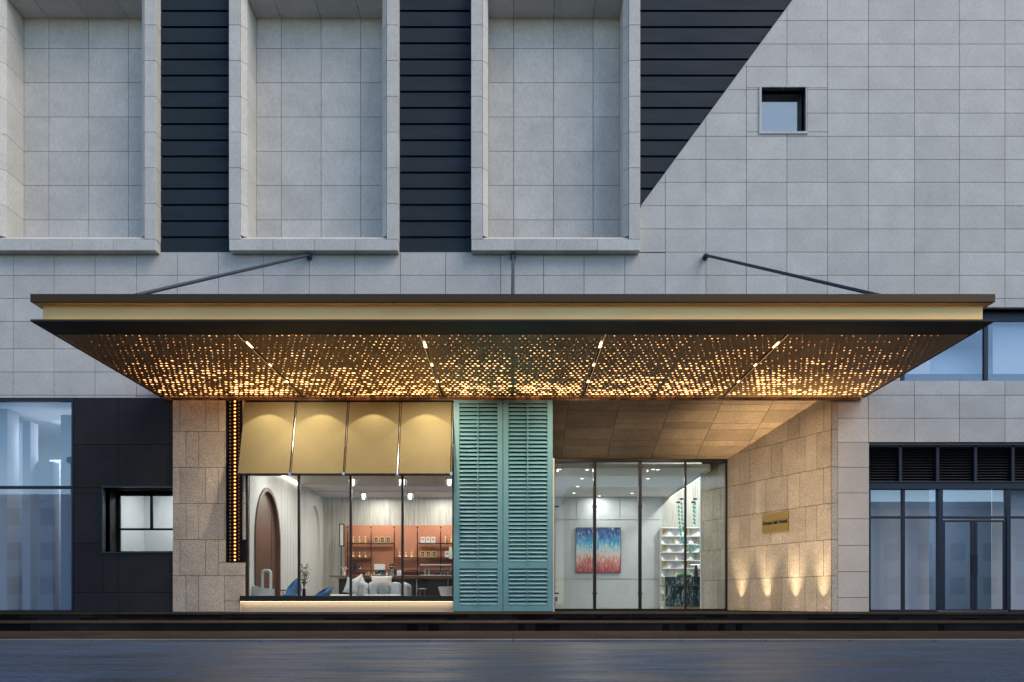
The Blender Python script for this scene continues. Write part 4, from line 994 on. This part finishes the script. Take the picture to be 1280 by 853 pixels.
for dx_ in (-.06, .05): g.tube((x + dx_, 6.28, CT + .1), (x + dx_, 6.28, CT + .17), .02, 8); g.tube((x + dx_, 6.2, CT + .11), (x + dx_, 6.28, CT + .12), .008, 6)
g.build('spout', M['black'], r)
r = T('canister', 'white canister box with grey label on the bar counter', 'box', S(400), CT, 6.3); x = X(S(400), 6.3)
g = MB(); g.box(x - .075, x + .075, 6.24, 6.36, CT, CT + .17); g.build('body', M['gloss_white'], r, bevel=.008); g = MB(); g.box(x - .03, x + .03, 6.236, 6.239, CT + .04, CT + .11); g.build('label_panel', M['sofa'], r)
r = T('speaker_box', 'small dark speaker on the lowest bar shelf', 'speaker', S(150), Z(712.8, 7.7), 7.7); x = X(S(150), 7.7); z = Z(712.8, 7.7)
g = MB(); g.box(x - .065, x + .065, 7.65, 7.78, z, z + .26); g.build('cabinet', M['frame_dark'], r, bevel=.006); g = MB(); g.tube((x, 7.65, z + .09), (x, 7.642, z + .09), .045, 14); g.tube((x, 7.65, z + .19), (x, 7.642, z + .19), .022, 12); g.build('driver', M['black'], r)
r = T('kettle', 'small kettle with orange base on the lowest bar shelf', 'kettle', S(178), Z(712.8, 7.7), 7.7); c = (X(S(178), 7.7), 7.7, Z(712.8, 7.7))
g = MB(); g.lathe(c, [(.04, 0), (.06, .02), (.05, .06)], 12); g.build('base', M['terra'], r, smooth=True); g = MB(); g.lathe((c[0], c[1], c[2] + .06), [(.045, 0), (.06, .04), (.04, .08), (.01, .1)], 12); g.build('body', M['steel'], r, smooth=True)
for k, v in enumerate((216, 228, 243, 258, 330, 343)):
    o = MB(); h = .11 + .03 * (k % 2); o.lathe((X(S(v), 6.25), 6.25, CT), [(.024, 0), (.027, .01), (.027, h * .6), (.012, h * .8), (.012, h)], 10)
    ob = o.build('jar', (M['steel'], M['amber'], M['steel'], M['amber'], M['gloss_white'], M['terra'])[k], smooth=True)
    tag(ob, ('steel jar nearest the sofa cushion on the counter', 'amber jar next to the first steel jar', 'second steel jar on the counter', 'amber jar beside the coffee machine', 'white jar between coffee machine and grinder', 'terracotta jar beside the grinder')[k], 'jar', 'jars on the bar counter')
r = T('flower_vase', 'white vase of dried white flowers at the end of the bar', 'vase', S(92), CT, 6.2); c = (X(S(92), 6.2), 6.2, CT)
g = MB(); g.lathe(c, [(.03, 0), (.04, .03), (.035, .1), (.02, .13)], 12); g.build('vase', M['gloss_white'], r, smooth=True)
g = MB()
for k in range(16):
    a = random.uniform(0, 6.28); e = Vector((math.cos(a) * random.uniform(.04, .16), math.sin(a) * .05, random.uniform(.2, .34))) + Vector(c); g.tube(Vector(c) + Vector((0, 0, .12)), e, .004, 5, .012)
g.build('dried_flower', M['cushion'], r)
r = T('wall_cabinet', 'cream box hung on the shelving next to the teal shutter', 'cabinet', S(692), Z(699, 7.5), 7.5); x = X(S(695), 7.5)
g = MB(); g.box(x - .1, x + .12, 7.45, 7.6, Z(699, 7.5), Z(684.5, 7.5)); g.build('cabinet', M['cushion'], r, bevel=.01)
g = MB(); g.tube((x - .06, 7.43, Z(692, 7.5)), (x - .06, 7.45, Z(692, 7.5)), .012, 8); g.build('knob', M['brass'], r)
r = T('framed_mirror', 'black framed leaning mirror between grey wall and terracotta wall', 'mirror', 427, 1.1, 7.3); 
g = MB(); a, b = X(424, 7.3), X(430.3, 7.3); z0_, z1_ = Z(682, 7.3), Z(656, 7.3)
g.box(a, a + .03, 7.3, 7.34, z0_, z1_); g.box(b - .03, b, 7.3, 7.34, z0_, z1_); g.box(a, b, 7.3, 7.34, z1_, z1_ + .03); g.box(a, b, 7.3, 7.34, z0_ - .03, z0_); g.box(a + .05, a + .08, 7.3, 7.34, 1.1, z0_ - .03); g.build('frame', M['black'], r)
g = MB(); g.box(a + .03, b - .03, 7.31, 7.33, z0_, z1_); g.build('glass', M['gloss_white'], r)
# stool and small table
r = T('bar_stool', 'small stool with a patterned cover below the counter', 'stool', S(530), 0, 5.2); c = (X(S(530), 5.2), 5.2, 0)
g = MB(); g.lathe((c[0], c[1], .62), [(.12, 0), (.15, .02), (.15, .05), (.13, .07)], 16); g.build('seat', M['strut'], r, smooth=True)
g = MB()
for k in range(4): a = k * 1.57 + .78; g.tube((c[0] + .17 * math.cos(a), c[1] + .17 * math.sin(a), 0), (c[0] + .1 * math.cos(a), c[1] + .1 * math.sin(a), .62), .012, 8)
g.build('leg', M['oak'], r)
r = T('cafe_chair', 'pale curved cafe chair in front of the bar beside the shutter', 'chair', S(670), 0, 4.6); c = (X(S(672), 4.6), 4.6)
g = MB(); n = 14
for k in range(n):
    a0, a1 = math.pi * (-.05 + 1.1 * k / n), math.pi * (-.05 + 1.1 * (k + 1) / n); h = lambda a: .72 + .08 * max(0, math.cos(a)) ** 2
    f = lambda a, rr_, z: (c[0] + rr_ * math.cos(a), c[1] - rr_ * math.sin(a) * .8, z)
    g.face([f(a0, .22, .45), f(a1, .22, .45), f(a1, .3, h(a1)), f(a0, .3, h(a0))]); g.face([f(a0, .2, .45), f(a0, .28, h(a0)), f(a1, .28, h(a1)), f(a1, .2, .45)]); g.face([f(a0, .3, h(a0)), f(a1, .3, h(a1)), f(a1, .28, h(a1)), f(a0, .28, h(a0))])
g.build('backrest', M['cushion'], r)
g = MB(); g.lathe((c[0], c[1], .4), [(.2, 0), (.22, .03), (.2, .06)], 16); g.build('seat', M['cushion'], r)
g = MB()
for k in range(4): a = k * 1.57 + .78; g.tube((c[0] + .2 * math.cos(a), c[1] + .2 * math.sin(a), 0), (c[0] + .15 * math.cos(a), c[1] + .15 * math.sin(a), .4), .012, 8)
g.build('leg', M['black'], r)
# lounge ceiling lamps
lampn = 0; proto = None
ll = ['crystal ceiling lamp over the grey wall at the left', 'crystal ceiling lamp over the terracotta wall at the right']
def ceil_lamp(x, Y, label, grp):
    r = thing('ceiling_lamp', label, 'ceiling lamp', (x, Y, CE), grp)
    g = MB(); g.lathe((x, Y, CE - .03), [(.13, 0), (.14, .01), (.14, .03)], 16); g.build('plate', M['brass'], r)
    g = MB(); g.lathe((x, Y, CE - .22), [(.03, 0), (.045, .03), (.06, .19)], 12); g.build('shade', M['lampwhite'], r)
    g = MB()
    for k in range(8): a = k * .785; g.tube((x + .1 * math.cos(a), Y + .1 * math.sin(a), CE - .21), (x + .12 * math.cos(a), Y + .12 * math.sin(a), CE - .03), .008, 5)
    g.build('crystal', M['steel'], r); return r
y1_ = (CE - .1 - CZ) / (754 - 620) * 1000 - 20; y2_ = (CE - .1 - CZ) / (754 - 602.5) * 1000 - 20
for k, p in enumerate((454.6, 513)): ceil_lamp(X(p, y1_), y1_, ('crystal ceiling lamp deep in the lounge left of the middle mullion', 'crystal ceiling lamp deep in the lounge right of the middle mullion')[k], 'crystal lamps on the lounge ceiling')
for k, p in enumerate((441, 503.5, 562)): ceil_lamp(X(p, y2_), y2_, ('brass ceiling lamp near the glass, leftmost of the front three', 'brass ceiling lamp near the glass, middle of the front three', 'brass ceiling lamp near the glass beside the shutter')[k], 'brass lamps near the lounge window')
def area(name, loc, size, energy, col, aim=(0, 0, -1), sy=None):
    l = bpy.data.lights.new(name, 'AREA'); l.shape = 'DISK' if sy is None else 'RECTANGLE'; l.size = size; l.energy = energy; l.color = col
    if sy: l.size_y = sy
    o = bpy.data.objects.new(name, l); C.objects.link(o); o.location = loc; o.rotation_euler = Vector(aim).to_track_quat('-Z', 'Y').to_euler(); return o
for (x, y) in ((-5.6, 1.2), (-3.4, 1.2), (-5.4, 3.2), (-3.0, 3.2), (-4.6, 5.6), (-2.6, 5.6), (-4.6, 7.2), (-2.4, 7.2)):
    area('lounge_fill', (x, y, CE - .03), .22, 26, (1, .92, .82))  # added discs that fill the lounge, apart from its ceiling lamps
# ------------------------------------------------------------------ foyer contents
r = thing('wall_painting', 'abstract painting fading from navy through cyan and white to red', 'painting', (X(747.8, 9.9), 9.93, 1.37))
g = MB(); a, b = X(720, 9.9), X(775.5, 9.9); g.box(a, b, 9.9, 9.94, Z(715.5, 9.9), Z(660, 9.9)); g.build('canvas', M['painting'], r)
g = MB(); g.box(a - .012, a, 9.89, 9.96, Z(715.5, 9.9), Z(660, 9.9)); g.box(b, b + .012, 9.89, 9.96, Z(715.5, 9.9), Z(660, 9.9)); g.box(a - .012, b + .012, 9.89, 9.96, Z(715.5, 9.9) - .012, Z(715.5, 9.9)); g.box(a - .012, b + .012, 9.89, 9.96, Z(660, 9.9), Z(660, 9.9) + .012); g.build('frame', M['frame_dark'], r)
spot_lamp('painting_spot', (X(748, 8.6), 8.6, 4.1), (X(748, 10), 10, 2.5), 11, 70, .6, (1, .95, .88))  # spot aimed at the painting, without a fixture
r = T('shelf_wall', 'white shelving unit with angled niche panels behind the reception desk', 'shelves', 852, 0, 9.6); Y = 9.6
lv = [659.3, 669.8, 680, 690, 700.2, 710, 720.5, 731, 741.5, 752, 761]
g = MB()
for i, p in enumerate(lv): g.box(X(827, Y), 7.9, Y - .02, Y + .38, Z(p, Y) - .035, Z(p, Y))
g.build('shelf', M['shelfwhite'], r)
g = MB()
for i, (p0, p1) in enumerate(zip(lv, lv[1:])):
    za, zb = Z(p0, Y) - .035, Z(p1, Y); off = .27 * (i % 2); x = X(827, Y) - off
    while x < 7.9:
        xm, xe = x + .27, x + .54; O_ = Vector((0, 0, 0))
        if x + .0 >= X(827, Y) - .01 or True:
            s = max(x, X(827, Y))
            g.face([(s, Y + .3, zb), (max(xm, s), Y + .02, zb), (max(xm, s), Y + .14, za), (s, Y + .3, za)]); g.face([(max(xm, s), Y + .02, zb), (xe, Y + .3, zb), (xe, Y + .3, za), (max(xm, s), Y + .14, za)])
        x = xe
g.box(X(827, Y), 7.9, Y + .31, Y + .36, 0, Z(lv[0], Y)); g.build('niche_panel', M['shelfwhite'], r)
g = MB()
for i, (p0, p1) in enumerate(zip(lv, lv[1:])):
    for k in range(4): x = X(827, Y) + .02 + (.45 if i % 2 else .0) + k * .95; g.box(x, x + .015, Y - .01, Y + .3, Z(p1, Y), Z(p0, Y) - .035)
g.build('divider', M['goldbox'], r)
# reception desk
Y = 6.6; rd = T('reception_desk', 'dark green marble reception desk in the foyer', 'desk', 855, 0, Y)
x0, x1 = X(832, Y), 7.4; m_ = Matrix.Translation((x0, Y, 0)) @ Matrix.Rotation(math.radians(-6), 4, 'Z')
g = MB(); n = 9; wd = (x1 - x0) / n
for k in range(n): g.box(k * wd + .02, (k + 1) * wd - .02, .05 * (k % 2), .6, .12, .78, m=m_)
g.box(.0, x1 - x0, .08, .6, .1, .8, m=m_); g.build('desk_front', M['marble'], rd, bevel=.01)
g = MB(); g.box(-.02, x1 - x0, -.03, .62, .82, 1.1, m=m_); g.build('desk_top', M['marble'], rd, bevel=.006)
g = MB(); g.box(-.18, x1 - x0, -.08, .5, .79, .818, m=m_); g.build('ledge', M['oak'], rd)
g = MB(); g.box(.15, x1 - x0, .1, .55, 0, .1, m=m_); g.build('base', M['goldbox'], rd)
Y = 6.75; r = T('moss_bowl', 'low bowl of bright green moss on the reception desk', 'plant', 855, 1.1, Y); c = (X(855.5, Y), Y, 1.101)
g = MB(); g.lathe(c, [(.16, 0), (.26, .015), (.28, .03)], 20); g.build('bowl', M['oak'], r)
g = MB()
for k in range(40): a = random.uniform(0, 6.28); q = random.random() ** .5; g.ball((c[0] + .22 * q * math.cos(a), c[1] + .16 * q * math.sin(a), c[2] + .03 + .06 * (1 - q)), random.uniform(.035, .06), 8)
g.build('moss', M['moss'], r, smooth=True)
Y = 6.9; r = T('table_lamp', 'black disc-shaded table lamp on the reception desk', 'lamp', 870, 1.1, Y); c = (X(870, Y), Y, 1.101)
g = MB(); g.lathe(c, [(.085, 0), (.06, .2), (.045, .42)], 14); g.build('stem', M['ink'], r, smooth=True)
g = MB(); g.lathe((c[0] - .02, c[1], c[2] + .42), [(.2, 0), (.22, .015), (.2, .04), (.05, .06)], 24); g.build('lamp_shade', M['ink'], r, smooth=True)
g = MB(); g.lathe((c[0] - .02, c[1], c[2] + .405), [(.16, 0), (.17, .012)], 20); g.build('bulb', M['lampwhite'], r)
# bead pendants
def beads(pts, step):
    out = []; acc = 0
    for a, b in zip(pts, pts[1:]):
        a, b = Vector(a), Vector(b); l_ = (b - a).length; t = -acc
        while t + step <= l_: t += step; out.append(a + (b - a) * (t / l_))
        acc = l_ - t
    return out
Y = 7.3
def P3(px, py, dy=0.0): return (X(px, Y + dy), Y + dy, Z(py, Y + dy))
def pend(label, strands, root_px):
    r = T('bead_pendant', label, 'pendant', root_px, Z(625, Y), Y, 'teal bead pendants over the reception desk')
    w_ = MB(); b_ = MB(); pl_ = MB()
    for st in strands:
        pts = [P3(*p) for p in st]
        for a, b in zip(pts, pts[1:]): w_.tube(a, b, .006, 5)
        for q in beads(pts, .135): b_.ball(q, .042, 10)
        pl_.tube(pts[0], (pts[0][0], pts[0][1], pts[0][2] + .05), .07, 12); pl_.tube((pts[0][0], pts[0][1], pts[0][2] + .05), (pts[0][0], pts[0][1], 5.3), .004, 5)
    w_.build('cord', M['black'], r); b_.build('beads', M['tealbead'], r, smooth=True); pl_.build('ceiling_rose', M['ink'], r)
pend('long looping string of teal glass beads behind the narrow mullion', [[(848, 629), (849, 650), (851, 668), (854, 678), (858, 686), (864, 691), (870, 693), (875, 690), (878, 684)], [(852, 625), (852.5, 645), (854, 660), (857, 675), (861, 681), (867, 684.5), (872, 683), (877, 676)]], 851)
pend('short straight string of teal glass beads near the white wall edge', [[(869, 625), (868.8, 640), (868.6, 656)], [(866.6, 629), (867.4, 642), (868, 655)]], 868)
# foyer downlights
fl = [(699.5, 581.5), (733.8, 587.4), (727.5, 598.4), (722, 608.3), (717.2, 616.5), (749.4, 620.2), (790, 616.7), (816.5, 582), (822.3, 587.3), (810, 598.4)]
fl_l = ['recessed downlight closest to the teal shutter at the glass head', 'recessed downlight beside the first door mullion', 'second of the diagonal row of downlights', 'third of the diagonal row of downlights', 'last of the diagonal row of downlights near the wall', 'downlight just right of the first mullion near the wall', 'downlight just left of the second mullion', 'downlight right of the second mullion at the glass head', 'downlight below the glass head right of second mullion', 'lower downlight right of the second mullion']
pr = None
for k, (p, q) in enumerate(fl):
    y = (FC - .01 - CZ) / (VY - q) * 1000 - 20; y = max(3.75, min(y, 9.8)); x = X(p, y)
    if pr is None:
        pr = thing('recessed_downlight', fl_l[0], 'downlight', (x, y, FC), 'recessed downlights in the foyer ceiling')
        g = MB(); g.lathe((x, y, FC - .012), [(.075, 0), (.075, .011)], 16); g.build('trim_ring', M['gloss_white'], pr)
        g = MB(); g.lathe((x, y, FC - .018), [(.05, 0), (.055, .005)], 14); g.build('lens', M['lampwhite'], pr)
    else: r = dup(pr); r.location = (x, y, FC); r['label'] = fl_l[k]
for k in (1, 2, 3, 5, 6, 8, 9):
    p, q = fl[k]; y = max(3.75, min((FC - .01 - CZ) / (VY - q) * 1000 - 20, 9.5)); area('foyer_light', (X(p, y), y, FC - .022), .1, 15, (1, .96, .9))
area('foyer_light', (6.9, 7.4, 5.2), .4, 110, (1, .96, .9), aim=(0, .8, -1))  # added light in the void, brightens the shelf wall
area('side_room_light', (-9.2, 1.9, 3.5), .5, 30, (.95, .97, 1.0))
area('room_fill_light', (-12.6, 2.6, 5.3), .8, 60, (.85, .92, 1.0)); area('room_fill_light', (11.5, 3.0, 4.2), .6, 130, (.72, .86, 1.0)); area('room_fill_light', (12.5, 2.0, Z(384.4) + .05), .6, 40, (.72, .86, 1.0));  # added cool fill that brightens the rooms behind the blue glass

# ------------------------------------------------------------------ light from the slots and rear light line of the canopy
for x in (-5.235, -1.745, 1.745, 5.235):
    for y, ln in ((-4.05, .22), (-1.405, .08)): area('slot_light', (x, y, ZS + .004), .03, 60, (1, .80, .56), sy=ln)

# ------------------------------------------------------------------ unseen houses across the street, added for what the glass reflects
om = [stone('render_grey', (.42, .43, .44), .8), stone('render_brown', (.40, .37, .34), .8), stone('render_slate', (.34, .37, .41), .8)]
hx = -62
for k, (wd, h, ym, lab) in enumerate(((22, 9.5, -52, 'unseen low grey block across the street at the far left end'), (18, 12.5, -50, 'unseen brown block across the street, second from the left'), (24, 8.5, -54, 'unseen long slate-coloured block across the street left of the entrance axis'), (20, 11.0, -51, 'unseen grey block across the street facing the canopy'), (22, 9.0, -53, 'unseen brown block across the street right of the entrance axis'), (20, 12.0, -50, 'unseen slate-coloured block across the street at the right end'))):
    r = thing('unseen_street_building', lab, 'building', (hx + wd / 2, ym, ZR), 'unseen blocks across the street')
    g = MB(); g.box(hx, hx + wd, ym - 10, ym, ZR - .1, h); g.build('wall', om[k % 3], r)
    g = MB(); g.box(hx - .2, hx + wd + .2, ym - 10.2, ym + .25, h, h + .5); g.build('roof', om[(k + 1) % 3], r)
    z = 1.0
    while z < h - 2:
        x = hx + 1.4
        while x < hx + wd - 1.6:
            g = MB(); g.box(x, x + 1.3, ym - .02, ym + .06, z, z + 1.6); g.build('window', M['frame_dark'], r); x += 3.0
        z += 3.1
    hx += wd + 1.2
# ------------------------------------------------------------------ sky, sun, camera
w = bpy.data.worlds.new("World"); bpy.context.scene.world = w; w.use_nodes = True; nt = w.node_tree
sky = nt.nodes.new('ShaderNodeTexSky'); sky.sky_type = 'NISHITA'; sky.sun_disc = False
EL, AZ = math.radians(46), math.radians(118)                 # azimuth measured clockwise from +Y
sky.sun_elevation = EL; sky.sun_rotation = AZ; sky.air_density = 1.0; sky.dust_density = 0.1; sky.ozone_density = 3.0
tn = nt.nodes.new('ShaderNodeVectorMath'); tn.operation = 'MULTIPLY'; tn.inputs[1].default_value = (1.06, 1.0, 0.945)   # cool evening white balance
nt.links.new(sky.outputs[0], tn.inputs[0]); nt.links.new(tn.outputs[0], nt.nodes['Background'].inputs[0]); nt.nodes['Background'].inputs[1].default_value = 0.12
sl = bpy.data.lights.new('sun', 'SUN'); sl.energy = 1.3; sl.angle = math.radians(40); sl.color = (1, .84, .66)
so = bpy.data.objects.new('sun', sl); C.objects.link(so)
sd = Vector((math.sin(AZ) * math.cos(EL), math.cos(AZ) * math.cos(EL), math.sin(EL))); so.rotation_euler = sd.to_track_quat('Z', 'Y').to_euler(); so.location = sd * 50
cam = bpy.data.cameras.new('camera'); co = bpy.data.objects.new('camera', cam); C.objects.link(co)
co.location = (0, -20, CZ); co.rotation_euler = (math.radians(90), 0, 0); cam.sensor_width = 36; cam.lens = 1000 / 1280 * 36
cam.shift_x = (640 - VX) / 1280; cam.shift_y = (VY - 426.5) / 1280; cam.clip_end = 2000; cam.clip_start = .1
sc = bpy.context.scene; sc.camera = co
sc.view_settings.view_transform = 'Standard'; sc.view_settings.look = 'None'; sc.view_settings.exposure = 0.85; sc.view_settings.gamma = 1
sc.render.engine = 'CYCLES'; sc.cycles.use_denoising = True; sc.cycles.max_bounces = 8; sc.cycles.diffuse_bounces = 4; sc.cycles.glossy_bounces = 4; sc.cycles.transparent_max_bounces = 16
sc.cycles.sample_clamp_indirect = 6; sc.cycles.caustics_reflective = False; sc.cycles.caustics_refractive = False
